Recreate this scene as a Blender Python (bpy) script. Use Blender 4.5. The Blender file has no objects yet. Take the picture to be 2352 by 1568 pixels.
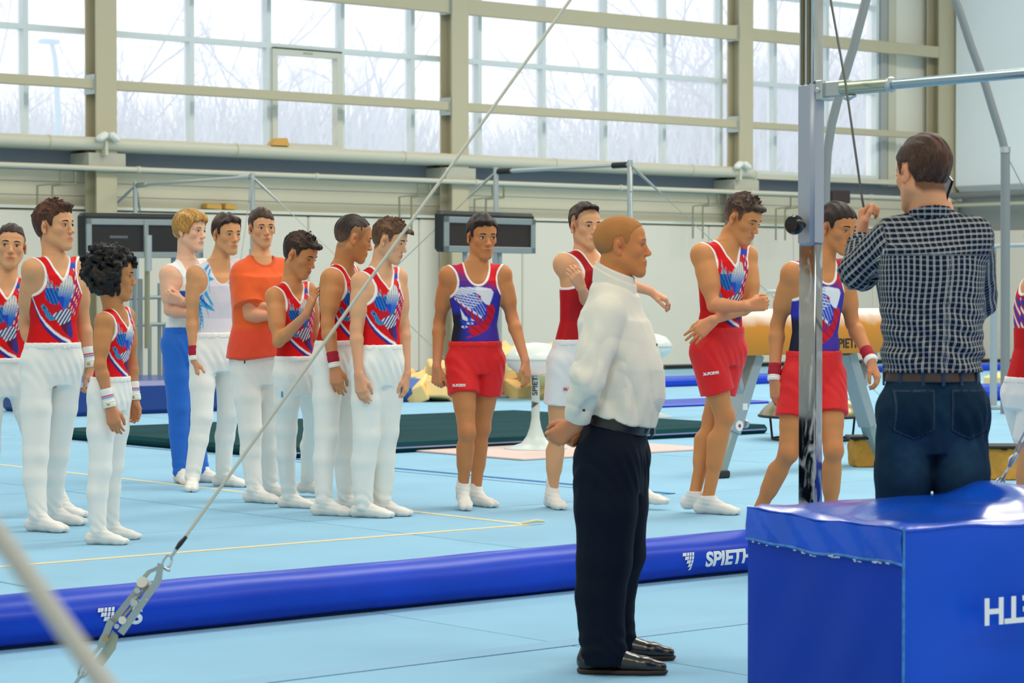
import bpy, math, random
import numpy as np
import openvdb as vdb
from mathutils import Vector, Matrix
random.seed(7); rng = np.random.default_rng(7)
SC = bpy.context.scene
COL = SC.collection
# ---------------------------------------------------------------- camera
F_PX = 5600.0; CX = 1176.0; CY = 784.0
CAM_H = 1.43; PITCH = math.atan(112 / F_PX)
YAW = math.radians(-39.8)            # camera's right vector against the wall direction (world X)
cam = bpy.data.cameras.new('camera'); cam.lens = F_PX / 2352 * 36; cam.sensor_width = 36
cam.clip_end = 400; cam.clip_start = 0.1
cam.dof.use_dof = True; cam.dof.focus_distance = 12.5; cam.dof.aperture_fstop = 6.3
camo = bpy.data.objects.new('camera', cam); COL.objects.link(camo)
camo.location = (0, 0, CAM_H); camo.rotation_euler = (math.pi / 2 - PITCH, 0, YAW)
SC.camera = camo
# ---------------------------------------------------------------- light
W = bpy.data.worlds.new('winter_sky'); SC.world = W; W.use_nodes = True
nt = W.node_tree; nt.nodes.clear()
bg = nt.nodes.new('ShaderNodeBackground'); wo = nt.nodes.new('ShaderNodeOutputWorld')
bg.inputs[0].default_value = (0.97, 0.98, 1.0, 1); bg.inputs[1].default_value = 1.5
nt.links.new(bg.outputs[0], wo.inputs[0])
def area(name, loc, target, size, size_y, power, col):
    l = bpy.data.lights.new(name, 'AREA'); l.shape = 'RECTANGLE'; l.size = size; l.size_y = size_y
    l.energy = power; l.color = col
    o = bpy.data.objects.new(name, l); COL.objects.link(o); o.location = loc
    o.rotation_euler = (Vector(target) - Vector(loc)).to_track_quat('-Z', 'Y').to_euler()
    return o
for i_, (x_, y_, p_) in enumerate(((1, 1, 500), (10, 0, 800), (20, 2, 700), (3, 11, 500), (12.5, 10, 900), (22, 12, 700), (8, 21, 700), (17, 21, 700), (27, 20, 1500))):
    area('hall_light_%d' % i_, (x_, y_, 8.75), (x_, y_ + .01, 0), 6, 2.5, p_ * .60, (1, .91, .78))
SC.view_settings.view_transform = 'Standard'; SC.view_settings.look = 'None'
SC.view_settings.gamma = 1.0; SC.view_settings.use_curve_mapping = False
SC.view_settings.exposure = -0.08
# ---------------------------------------------------------------- pixel -> place
cp, sp_ = math.cos(PITCH), math.sin(PITCH)
cyw, syw = math.cos(YAW), math.sin(YAW)
def ray(px, py):                     # yaw frame: x right, 1 forward, z up
    x = (px - CX) / F_PX; v = (CY - py) / F_PX
    f = cp + v * sp_; u = v * cp - sp_
    return x / f, u / f
def yf(px, py, d):                   # yaw frame point at forward distance d
    x, u = ray(px, py)
    return np.array([x * d, d, CAM_H + u * d])
def y2w(p): return Vector((p[0] * cyw - p[1] * syw, p[0] * syw + p[1] * cyw, p[2]))
def G(px, py, d): return y2w(yf(px, py, d))
def OZ(px, py, z=0.19):              # on the plane of height z
    x, u = ray(px, py); d = (z - CAM_H) / u
    return y2w(np.array([x * d, d, z]))
def dz(px, py, z=0.19):
    x, u = ray(px, py); return (z - CAM_H) / u
def OY(px, py, Y):                   # on a plane parallel to the window wall
    x, u = ray(px, py)
    q = y2w(np.array([x, 1.0, u])); k = Y / q.y
    return Vector((q.x * k, Y, CAM_H + u * k))
def OX(px, py, X):
    x, u = ray(px, py)
    q = y2w(np.array([x, 1.0, u])); k = X / q.x
    return Vector((X, q.y * k, CAM_H + u * k))
# ---------------------------------------------------------------- materials
def srgb(r, g, b):
    f = lambda c: (c / 12.92 if c <= .04045 else ((c + .055) / 1.055) ** 2.4)
    return (f(r / 255), f(g / 255), f(b / 255))
_M = {}
def mat(name, rgb=(200, 200, 200), rough=.6, metal=0, bump=0, bscale=60, var=0, vscale=5, coat=0, attr=None, spec=.5, sheen=0, trans=0, stretch=None):
    if name in _M: return _M[name]
    m = bpy.data.materials.new(name); m.use_nodes = True; n = m.node_tree.nodes; L = m.node_tree.links
    b = n['Principled BSDF']; c = srgb(*rgb)
    b.inputs['Base Color'].default_value = (*c, 1); b.inputs['Roughness'].default_value = rough
    b.inputs['Metallic'].default_value = metal; b.inputs['Specular IOR Level'].default_value = spec
    if coat: b.inputs['Coat Weight'].default_value = coat; b.inputs['Coat Roughness'].default_value = .15
    if sheen: b.inputs['Sheen Weight'].default_value = sheen
    tc = n.new('ShaderNodeTexCoord'); src = tc.outputs['Object']
    if stretch:
        mp = n.new('ShaderNodeMapping'); mp.inputs['Scale'].default_value = stretch
        L.new(src, mp.inputs[0]); src = mp.outputs[0]
    base = None
    if attr:
        a = n.new('ShaderNodeAttribute'); a.attribute_name = attr; base = a.outputs['Color']
        L.new(base, b.inputs['Base Color'])
    if var:
        t = n.new('ShaderNodeTexNoise'); t.inputs['Scale'].default_value = vscale; t.inputs['Detail'].default_value = 5
        L.new(src, t.inputs['Vector'])
        mr = n.new('ShaderNodeMapRange'); mr.inputs[1].default_value = .3; mr.inputs[2].default_value = .7
        mr.inputs[3].default_value = 1 - var; mr.inputs[4].default_value = 1 + var * .6
        L.new(t.outputs['Fac'], mr.inputs[0])
        mx = n.new('ShaderNodeMix'); mx.data_type = 'RGBA'; mx.blend_type = 'MULTIPLY'; mx.inputs[0].default_value = 1
        if base: L.new(base, mx.inputs[6])
        else: mx.inputs[6].default_value = (*c, 1)
        L.new(mr.outputs[0], mx.inputs[7]); L.new(mx.outputs[2], b.inputs['Base Color'])
    if bump:
        t = n.new('ShaderNodeTexNoise'); t.inputs['Scale'].default_value = bscale; t.inputs['Detail'].default_value = 4
        L.new(src, t.inputs['Vector'])
        bp = n.new('ShaderNodeBump'); bp.inputs['Strength'].default_value = bump; bp.inputs['Distance'].default_value = .01
        L.new(t.outputs['Fac'], bp.inputs['Height']); L.new(bp.outputs[0], b.inputs['Normal'])
    _M[name] = m
    return m
# ---------------------------------------------------------------- mesh building
class MB:
    def __init__(s): s.v = []; s.f = []; s.mi = []; s.cur = 0; s.mats = []
    def m(s, material):
        if material not in s.mats: s.mats.append(material)
        s.cur = s.mats.index(material); return s
    def add(s, vs, fs):
        o = len(s.v); s.v += [tuple(map(float, v)) for v in vs]
        s.f += [tuple(i + o for i in f) for f in fs]; s.mi += [s.cur] * len(fs); return s
    def box(s, c, size, R=None, bev=0):
        x, y, z = [a / 2 for a in size]
        if bev <= 0:
            vs = [Vector((i * x, j * y, k * z)) for i in (-1, 1) for j in (-1, 1) for k in (-1, 1)]
            fs = [(0, 1, 3, 2), (4, 6, 7, 5), (0, 4, 5, 1), (2, 3, 7, 6), (0, 2, 6, 4), (1, 5, 7, 3)]
        else:
            b = min(bev, x * .9, y * .9, z * .9); vs = []; idx = {}
            for i in (-1, 1):
                for j in (-1, 1):
                    for k in (-1, 1):
                        for a, o in enumerate(((0, 1, 1), (1, 0, 1), (1, 1, 0))):
                            idx[i, j, k, a] = len(vs)
                            vs.append(Vector((i * (x - b * o[0]), j * (y - b * o[1]), k * (z - b * o[2]))))
            fs = []
            Q = lambda *q: fs.append(tuple(idx[t] for t in q))
            for i in (-1, 1):
                q = [(i, -1, -1, 0), (i, 1, -1, 0), (i, 1, 1, 0), (i, -1, 1, 0)]; Q(*(q if i > 0 else q[::-1]))
                q = [(-1, i, -1, 1), (1, i, -1, 1), (1, i, 1, 1), (-1, i, 1, 1)]; Q(*(q[::-1] if i > 0 else q))
                q = [(-1, -1, i, 2), (1, -1, i, 2), (1, 1, i, 2), (-1, 1, i, 2)]; Q(*(q if i > 0 else q[::-1]))
                for j in (-1, 1):
                    q = [(i, j, -1, 0), (i, j, 1, 0), (i, j, 1, 1), (i, j, -1, 1)]; Q(*(q if i * j < 0 else q[::-1]))
                    q = [(i, -1, j, 0), (i, 1, j, 0), (i, 1, j, 2), (i, -1, j, 2)]; Q(*(q if i * j > 0 else q[::-1]))
                    q = [(-1, i, j, 1), (1, i, j, 1), (1, i, j, 2), (-1, i, j, 2)]; Q(*(q if i * j < 0 else q[::-1]))
                    for k in (-1, 1):
                        q = [(i, j, k, 0), (i, j, k, 1), (i, j, k, 2)]; Q(*(q if i * j * k > 0 else q[::-1]))
        if R is not None: vs = [R @ v for v in vs]
        return s.add([v + Vector(c) for v in vs], fs)
    def tube(s, pts, r, n=10, cap=True, closed=False):
        pts = [Vector(p) for p in pts]; m = len(pts)
        rs = r if hasattr(r, '__len__') else [r] * m
        vs = []; up = None
        for i, p in enumerate(pts):
            a = pts[(i - 1) % m] if (i > 0 or closed) else p
            b = pts[(i + 1) % m] if (i < m - 1 or closed) else p
            t = (b - a).normalized()
            if up is None:
                up = t.orthogonal().normalized()
            up = (up - t * up.dot(t)); up = up.normalized() if up.length > 1e-6 else t.orthogonal().normalized()
            w = t.cross(up)
            for k in range(n):
                an = 2 * math.pi * k / n
                vs.append(p + (up * math.cos(an) + w * math.sin(an)) * rs[i])
        fs = []
        for i in range(m if closed else m - 1):
            for k in range(n):
                a = i * n + k; b = i * n + (k + 1) % n; c = ((i + 1) % m) * n + (k + 1) % n; d = ((i + 1) % m) * n + k
                fs.append((a, b, c, d))
        if cap and not closed:
            fs.append(tuple(range(n))[::-1]); fs.append(tuple((m - 1) * n + k for k in range(n)))
        return s.add(vs, fs)
    def lathe(s, prof, c=(0, 0, 0), n=28, R=None):
        vs = []; c = Vector(c)
        for (r, z) in prof:
            for k in range(n):
                a = 2 * math.pi * k / n; v = Vector((r * math.cos(a), r * math.sin(a), z))
                vs.append((R @ v if R is not None else v) + c)
        fs = []
        for i in range(len(prof) - 1):
            for k in range(n):
                fs.append((i * n + k, i * n + (k + 1) % n, (i + 1) * n + (k + 1) % n, (i + 1) * n + k))
        fs.append(tuple(range(n))[::-1]); fs.append(tuple((len(prof) - 1) * n + k for k in range(n)))
        return s.add(vs, fs)
    def prism(s, poly, t, M):            # poly in local xy, thickness t along z, placed by matrix M
        n = len(poly); vs = [M @ Vector((x, y, 0)) for x, y in poly] + [M @ Vector((x, y, t)) for x, y in poly]
        fs = [tuple(range(n))[::-1], tuple(range(n, 2 * n))] + [(i, (i + 1) % n, n + (i + 1) % n, n + i) for i in range(n)]
        return s.add(vs, fs)
    def build(s, name, material=None, parent=None, smooth=False, loc=None):
        me = bpy.data.meshes.new(name); off = Vector(loc) if loc is not None else Vector((0, 0, 0))
        me.from_pydata([tuple(Vector(v) - off) for v in s.v], [], s.f)
        for mm in (s.mats if s.mats else [material]): me.materials.append(mm)
        if s.mats: me.polygons.foreach_set('material_index', s.mi)
        if smooth:
            me.polygons.foreach_set('use_smooth', [True] * len(s.f))
            me.set_sharp_from_angle(angle=math.radians(42))
        me.update()
        o = bpy.data.objects.new(name, me); COL.objects.link(o)
        if loc is not None: o.location = loc
        if parent: o.parent = parent
        return o
def tag(o, label=None, cat=None, group=None, kind=None):
    if label: o['label'] = label
    if cat: o['category'] = cat
    if group: o['group'] = group
    if kind: o['kind'] = kind
    return o
def thing(name, label, cat, loc=(0, 0, 0), rz=0, group=None):
    o = bpy.data.objects.new(name, None); COL.objects.link(o); o.location = loc; o.rotation_euler = (0, 0, rz)
    o.empty_display_size = .1
    return tag(o, label, cat, group)
def struct(o): o['kind'] = 'structure'; return o
def text(name, body, M, size, material, parent, ext=.002, sx=1.0, bold=.0, shear=0):
    cu = bpy.data.curves.new(name, 'FONT'); cu.body = body; cu.size = size; cu.extrude = ext; cu.offset = bold
    cu.align_x = 'LEFT'; cu.shear = shear
    o = bpy.data.objects.new(name + '_tmp', cu); COL.objects.link(o)
    dg = bpy.context.evaluated_depsgraph_get(); me = bpy.data.meshes.new_from_object(o.evaluated_get(dg))
    bpy.data.objects.remove(o); me.materials.clear(); me.materials.append(material)
    me.transform(M @ Matrix.Diagonal((sx, 1, 1, 1)))
    o = bpy.data.objects.new(name, me); COL.objects.link(o); o.parent = parent
    return o
def frame(o, x, y):                  # matrix with local x, y axes and origin
    x = Vector(x).normalized(); z = x.cross(Vector(y)).normalized(); y = z.cross(x)
    M = Matrix((x, y, z)).transposed().to_4x4(); M.translation = Vector(o); return M
# ================================================================ figures: implicit surfaces
class Field:
    def __init__(s, lo, hi, h, fine=()):
        s.ax = []
        for i in range(3):
            fr = sorted((a[0][i], a[1][i], a[2]) for a in fine)
            x = lo[i]; out = [x]
            while x < hi[i]:
                st = h
                for a, b, hf in fr:
                    if a - h <= x <= b: st = min(st, hf)
                x += st; out.append(x)
            s.ax.append(np.array(out, dtype=np.float32))
        s.F = np.full([len(a) for a in s.ax], .5, dtype=np.float32)
    def sub(s, lo, hi):
        sl = []
        for i in range(3):
            a = max(int(np.searchsorted(s.ax[i], lo[i])) - 1, 0); b = min(int(np.searchsorted(s.ax[i], hi[i])) + 1, len(s.ax[i]))
            if b <= a: return None
            sl.append(slice(a, b))
        X = s.ax[0][sl[0]][:, None, None]; Y = s.ax[1][sl[1]][None, :, None]; Z = s.ax[2][sl[2]][None, None, :]
        return tuple(sl), X, Y, Z
    def put(s, lo, hi, fn, k=.01, op='u'):
        m = k + .012
        q = s.sub([a - m for a in lo], [a + m for a in hi])
        if q is None: return
        sl, X, Y, Z = q; d = fn(X, Y, Z); A = s.F[sl]
        if op == 'u':
            h = np.maximum(k - np.abs(A - d), 0) / max(k, 1e-6); s.F[sl] = np.minimum(A, d) - h * h * k * .25
        elif op == 's':
            d = -d; h = np.maximum(k - np.abs(A - d), 0) / max(k, 1e-6); s.F[sl] = np.maximum(A, d) + h * h * k * .25
    def cone(s, a, b, ra, rb, k=.01, op='u', cap=None, capa=None):
        a = np.asarray(a, float); b = np.asarray(b, float); ba = b - a; L2 = float(ba @ ba) + 1e-9; rm = max(ra, rb)
        def fn(X, Y, Z):
            px, py, pz = X - a[0], Y - a[1], Z - a[2]
            h = np.clip((px * ba[0] + py * ba[1] + pz * ba[2]) / L2, 0, 1)
            d = np.sqrt((px - h * ba[0]) ** 2 + (py - h * ba[1]) ** 2 + (pz - h * ba[2]) ** 2) - (ra + (rb - ra) * h)
            for c in (cap, capa):
                if c is not None:
                    p, n = c; d = np.maximum(d, (X - p[0]) * n[0] + (Y - p[1]) * n[1] + (Z - p[2]) * n[2])
            return d.astype(np.float32)
        s.put(np.minimum(a, b) - rm, np.maximum(a, b) + rm, fn, k, op)
    def ell(s, c, r, R=None, k=.01, op='u'):
        c = np.asarray(c, float); r = np.asarray(r, float); e = float(r.max())
        def fn(X, Y, Z):
            x, y, z = X - c[0], Y - c[1], Z - c[2]
            if R is not None:
                x, y, z = (R[0][i] * x + R[1][i] * y + R[2][i] * z for i in range(3))
            k0 = np.sqrt((x / r[0]) ** 2 + (y / r[1]) ** 2 + (z / r[2]) ** 2)
            k1 = np.sqrt((x / r[0] ** 2) ** 2 + (y / r[1] ** 2) ** 2 + (z / r[2] ** 2) ** 2) + 1e-6
            return (k0 * (k0 - 1) / k1).astype(np.float32)
        s.put(c - e, c + e, fn, k, op)
    def loft(s, st, infl=0, k=.03, zlo=None, zhi=None):
        # st rows: z, cx, cy, half width, half depth front, half depth back, yaw
        st = np.asarray(st, float); st = st[np.argsort(st[:, 0])]
        z0 = st[0, 0] if zlo is None else zlo; z1 = st[-1, 0] if zhi is None else zhi
        m = st[:, 3].max() + infl
        lo = (st[:, 1].min() - m, st[:, 2].min() - m, z0); hi = (st[:, 1].max() + m, st[:, 2].max() + m, z1)
        def fn(X, Y, Z):
            z = Z.ravel()
            I = lambda c: np.interp(z, st[:, 0], st[:, c])[None, None, :].astype(np.float32)
            yaw = I(6); cs, sn = np.cos(yaw), np.sin(yaw); x = X - I(1); y = Y - I(2)
            u = x * cs + y * sn; w = x * sn - y * cs            # u to the person's left, w forward
            hw = I(3) + infl; hd = np.where(w > 0, I(4), I(5)) + infl
            k0 = np.sqrt((u / hw) ** 2 + (w / hd) ** 2); k1 = np.sqrt((u / hw ** 2) ** 2 + (w / hd ** 2) ** 2) + 1e-5
            d = k0 * (k0 - 1) / k1
            d = np.maximum(np.maximum(d, Z - z1), z0 - Z)
            return np.where(k0 < 1e-3, -hd, d).astype(np.float32)
        s.put(lo, hi, fn, k)
    def keep(s, fn):                     # intersect with region fn<0
        X, Y, Z = s.ax[0][:, None, None], s.ax[1][None, :, None], s.ax[2][None, None, :]
        s.F = np.maximum(s.F, fn(X, Y, Z).astype(np.float32))
    def warp(s, fn):                     # displace the surface
        i = np.where(np.abs(s.F) < .05)
        P = [s.ax[k][i[k]] for k in range(3)]
        s.F[i] += fn(*P).astype(np.float32)
    def mesh(s, name, material, parent, col=None, attrs=None, adapt=0.0):
        for i in range(3):
            ix = [slice(None)] * 3; ix[i] = 0; s.F[tuple(ix)] = .5; ix[i] = -1; s.F[tuple(ix)] = .5
        g = vdb.FloatGrid(.5); g.copyFromArray(np.clip(s.F, -.04, .04))
        if adapt: p, t, q = g.convertToPolygons(isovalue=0.0, adaptivity=adapt)
        else: p, q = g.convertToQuads(isovalue=0.0); t = np.zeros((0, 3), int)
        if len(p) == 0: return None
        P = np.stack([np.interp(p[:, i], np.arange(len(s.ax[i])), s.ax[i]) for i in range(3)], 1)
        me = bpy.data.meshes.new(name); nq, ntr = len(q), len(t)
        me.vertices.add(len(P)); me.vertices.foreach_set('co', P.astype(np.float32).ravel())
        me.loops.add(nq * 4 + ntr * 3)
        me.loops.foreach_set('vertex_index', np.concatenate([q.ravel(), t.ravel()]).astype(np.int32))
        me.polygons.add(nq + ntr)
        me.polygons.foreach_set('loop_start', np.concatenate([np.arange(nq) * 4, nq * 4 + np.arange(ntr) * 3]).astype(np.int32))
        me.polygons.foreach_set('use_smooth', np.ones(nq + ntr, bool))
        me.update(calc_edges=True); me.validate()
        if col is not None:
            c = col(P)
            if c.shape[1] == 3: c = np.concatenate([c, np.ones((len(c), 1))], 1)
            a = me.color_attributes.new('Col', 'FLOAT_COLOR', 'POINT'); a.data.foreach_set('color', c.astype(np.float32).ravel())
        for nm, fn in (attrs or {}).items():
            a = me.attributes.new(nm, 'FLOAT_VECTOR', 'POINT'); a.data.foreach_set('vector', fn(P).astype(np.float32).ravel())
        me.materials.append(material)
        o = bpy.data.objects.new(name, me); COL.objects.link(o); o.parent = parent
        return o
def n3(x, y, z, f, s=0.0):
    return (np.sin(x * f + 1.7 * np.sin(y * f * .8 + s) + s) * np.sin(y * f * 1.1 + 1.3 * np.sin(z * f * .7 + 2 * s) + 2.1 * s)
            + np.sin(z * f * .9 + 1.5 * np.sin(x * f * 1.2 + s) + 3 * s) * .6) / 1.6
def nrm(v): v = np.asarray(v, float); return v / (np.linalg.norm(v) + 1e-9)
def lin(c): return np.array(srgb(*c))
def smooth(x, a, b): t = np.clip((x - a) / (b - a), 0, 1); return t * t * (3 - 2 * t)
# ================================================================ the hall
YW = 28.8; ZF = .19
cream = mat('cream_steel', (190, 181, 152), .6, bump=.05, bscale=30); cream_d = mat('cream_pipe', (206, 202, 182), .45)
wallm = mat('wall_panel', (204, 199, 176), .8, var=.05, vscale=.6); padm = mat('pad_vinyl', (222, 217, 203), .55, bump=.04, bscale=3)
whitef = mat('white_frame', (214, 224, 226), .45); shade_joint = mat('shade_joint_grey', (128, 130, 138), .8); blackm = mat('black_strip', (24, 26, 26), .7)
carpet = mat('blue_carpet', (138, 190, 220), .95, bump=.12, bscale=260, var=.07, vscale=1.2, sheen=.1); carpet_b = mat('blue_underlay', (84, 134, 168), .95)
strip = mat('hook_strip', (140, 184, 214), .95); tape = mat('cream_tape', (222, 212, 176), .8)
bluev = mat('blue_vinyl', (0, 62, 198), .38, coat=.05, bump=.05, bscale=6, var=.12, vscale=2.5, spec=.3)
def slab(mb, x0, x1, y0, y1, z0, z1, bev=0): mb.box(((x0 + x1) / 2, (y0 + y1) / 2, (z0 + z1) / 2), (x1 - x0, y1 - y0, z1 - z0), None, bev); return mb
def panel_grid(parent, xs, ys, z, th, m, name, gap=.005):
    cache = {}
    for i in range(len(xs) - 1):
        for j in range(len(ys) - 1):
            w, h = round(xs[i + 1] - xs[i] - gap, 3), round(ys[j + 1] - ys[j] - gap, 3)
            if (w, h) not in cache:
                o = MB().box((0, 0, -th / 2), (w, h, th), None, .004).build(name, m, parent); cache[w, h] = o
            else: o = cache[w, h].copy(); COL.objects.link(o)
            o.location = ((xs[i] + xs[i + 1]) / 2, (ys[j] + ys[j + 1]) / 2, z + random.uniform(-.0015, .0015))
# lower floor
fl = struct(slab(MB(), -4, 24, -3, 8.88, -.2, -.028).build('floor', carpet_b))
panel_grid(fl, [-3.9 + 2.6 * i for i in range(11)], [-1.6, 1.0, 3.6, 6.2, 8.80], 0, .026, carpet, 'floor_panel')
p = OZ(1560, 1445, 0); slab(MB(), -3.9, 22, p.y - .07, p.y + .07, 0, .003).build('floor_strip', strip, fl)
# sprung floor
sf = thing('sprung_floor', 'raised sprung gymnastics floor of light blue carpet panels', 'floor', (0, 0, 0))
slab(MB(), -4, 40, 8.86, YW, -.02, ZF - .030).build('base', carpet_b, sf)
panel_grid(sf, [-2.8 + 2.6 * i for i in range(15)], [8.86, 10.86, 13.5, 16.1, 18.7, 21.3, 23.9, 26.5, 28.7], ZF, .026, carpet, 'floor_panel', .012)
pc = OZ(1215, 1205, ZF)
slab(MB(), -2.8, pc.x, pc.y - .025, pc.y + .025, ZF, ZF + .003).build('boundary_tape', tape, sf)
slab(MB(), pc.x - .025, pc.x + .025, pc.y + .03, 21.9, ZF, ZF + .003).build('boundary_tape', tape, sf)
MB().tube([pc + Vector((-.05, .0, .012)), pc + Vector((.03, -.03, .022)), pc + Vector((.10, -.01, .014))], [.006, .010, .006], 8).build('tape_end', tape, sf, True)
a = OZ(900, 1075, ZF); slab(MB(), a.x - .03, a.x + .03, 10.9, a.y + 4, ZF, ZF + .004).build('floor_strip', mat('blue_edge', (40, 120, 176), .8), sf)
slab(MB(), a.x - .16, a.x - .05, 10.9, a.y + 4, ZF, ZF + .003).build('floor_strip', strip, sf)
# edge roll
er = thing('edge_roll', 'long glossy blue vinyl edge roll along the sprung floor with white lettering', 'mat', (0, 0, 0))
RC, RY, RZ = 8.84, .125, .107
def rollpt(x, a): return Vector((x, RC - RY * math.cos(a), .108 + RZ * math.sin(a)))
def roll_seg(x0, x1):
    mb = MB(); n = 26; xs = np.linspace(x0, x1, max(int((x1 - x0) / .18), 2)); vs = []
    for i, x in enumerate(xs):
        e = .88 if i in (0, len(xs) - 1) else 1
        for k in range(n):
            a = 2 * math.pi * k / n; w = 1 + .018 * math.sin(x * 3.1 + a * 2) + .010 * math.sin(x * 8.3 + a * 3)
            vs.append((x, RC - RY * e * w * math.cos(a), max(.108 + RZ * e * w * math.sin(a), .002)))
    fs = [(i * n + k, (i + 1) * n + k, (i + 1) * n + (k + 1) % n, i * n + (k + 1) % n) for i in range(len(xs) - 1) for k in range(n)]
    fs += [tuple(range(n)), tuple((len(xs) - 1) * n + k for k in range(n))[::-1]]
    return mb.add(vs, fs).build('vinyl_cover', bluev, er, True)
roll_seg(-2.6, 22)
white_p = mat('white_print', (236, 238, 240), .5); black_p = mat('black_print', (28, 28, 30), .5)
def wrap(o, x0, s, a0=-.05):
    import bmesh
    b = bmesh.new(); b.from_mesh(o.data)
    for k in range(-8, 12): bmesh.ops.bisect_plane(b, geom=b.verts[:] + b.edges[:] + b.faces[:], plane_co=(0, k * .0085, 0), plane_no=(0, 1, 0))
    bmesh.ops.triangulate(b, faces=b.faces[:]); b.to_mesh(o.data); b.free()
    for v in o.data.vertices:
        x, y, z = v.co; a = a0 + y / RZ; q = rollpt(x0 + x, a); nn = Vector((0, -math.cos(a) / RY, math.sin(a) / RZ)).normalized(); v.co = q + nn * (.004 + z)
def logo_mb(s=1.0):
    mb = MB(); h = .17 * s; w = .15 * s
    for r in range(5):
        y = s - (r + 1) * .2 * s; n0 = r; x0 = .0 + r * .10 * s
        for k in range(n0 // 1, 5):
            if k - r < 0: continue
            x = k * .19 * s - (r * .045 * s) + (.04 * s if k == r else 0); sh = .05 * s
            vs = [(x, y, 0), (x + w * .85, y, 0), (x + w * .85 + sh, y + h, 0), (x + sh, y + h, 0)]
            vs = vs + [(a_, b_, .002) for a_, b_, _ in vs]; mb.add(vs, [(4, 5, 6, 7), (0, 1, 5, 4), (1, 2, 6, 5), (2, 3, 7, 6), (3, 0, 4, 7)])
    return mb
I4 = Matrix.Identity(4)
for (px, py, full) in ((1566, 1300, 1), (222, 1425, 0)):
    x0 = OY(px, py, RC - RY).x
    o = logo_mb(.090).build('logo', white_p, er)
    for v in o.data.vertices: v.co.y -= .05
    wrap(o, x0, 1)
    t = text('lettering', 'SPIETH' if full else 'S', I4, .098, white_p, er, .001, 1.12, .0035)
    for v in t.data.vertices: v.co.y -= .038; v.co.x += .165
    wrap(t, x0, 1)
# back wall
XM0_ = YW * (.6327 + .0445 * -9)
hallw = mat('far_side_paint', (214, 214, 204), .8)
struct(slab(MB(), -14, 36, -10.3, -10, -.2, 9.0).build('wall_front', hallw)); struct(slab(MB(), -14.3, -14, -10, YW + .3, -.2, 9.0).build('wall_left', hallw))
struct(slab(MB(), -14, 36, -10, YW + .3, 9.0, 9.3).build('ceiling', mat('ceiling_white', (214, 212, 204), .8)))
wb = struct(slab(MB(), -14, 35.5, YW, YW + .25, -.1, 3.32).build('wall_back', wallm)); slab(MB(), -14, XM0_, YW, YW + .25, 3.32, 9).build('wall_back_upper', hallw, wb)
slab(MB(), -6, 35.5, YW - .14, YW, ZF, ZF + .06).build('base_strip', blackm, wb)
z0, z1 = ZF + .06, 2.52; w = 2.0; pad = None; xs0 = 9.1
for i in range(13):
    if pad is None: pad = MB().box((0, 0, 0), (w - .012, .12, z1 - z0), None, .02).build('wall_pad', padm, wb); o = pad
    else: o = pad.copy(); COL.objects.link(o)
    o.location = (xs0 + w * i, YW - .075, (z0 + z1) / 2)
slab(MB(), -6, 35.5, YW - .16, YW, 2.54, 2.58).build('pad_rail', mat('pale_rail', (216, 218, 206), .6), wb)
slab(MB(), -6, 34.5, YW - .02, YW + .1, 3.06, 3.32).build('shade_strip', shade_joint, wb)  # dark strip paints the shadow below the window ledge
for zz in (2.72, 2.90): slab(MB(), -6, 34.5, YW - .006, YW, zz, zz + .006).build('panel_joint', shade_joint, wb)
tr = struct(slab(MB(), -6, 34.5, YW - .30, YW + .25, 3.32, 3.40).build('trim_1', cream_d))
# windows
XM = [YW * (.6327 + .0445 * k) for k in range(-9, 13)]
frame_x1 = XM[-1]
ztr = [3.44, 4.93, 6.41, 7.9]
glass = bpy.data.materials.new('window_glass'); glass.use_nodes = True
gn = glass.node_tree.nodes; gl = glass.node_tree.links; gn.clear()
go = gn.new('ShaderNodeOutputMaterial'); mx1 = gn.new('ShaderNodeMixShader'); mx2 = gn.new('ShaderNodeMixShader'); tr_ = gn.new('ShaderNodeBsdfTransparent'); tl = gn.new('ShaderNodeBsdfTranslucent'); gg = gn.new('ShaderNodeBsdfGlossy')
tl.inputs[0].default_value = (.95, .98, 1, 1); gg.inputs[1].default_value = .05; mx1.inputs[0].default_value = .30; mx2.inputs[0].default_value = .03  # whitish translucent share acts as a haze veil over the view
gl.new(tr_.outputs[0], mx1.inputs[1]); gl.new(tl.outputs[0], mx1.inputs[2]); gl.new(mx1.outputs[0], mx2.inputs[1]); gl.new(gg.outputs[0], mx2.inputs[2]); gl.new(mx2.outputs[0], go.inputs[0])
dkgasket = mat('dark_gasket', (70, 100, 118), .5)
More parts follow.
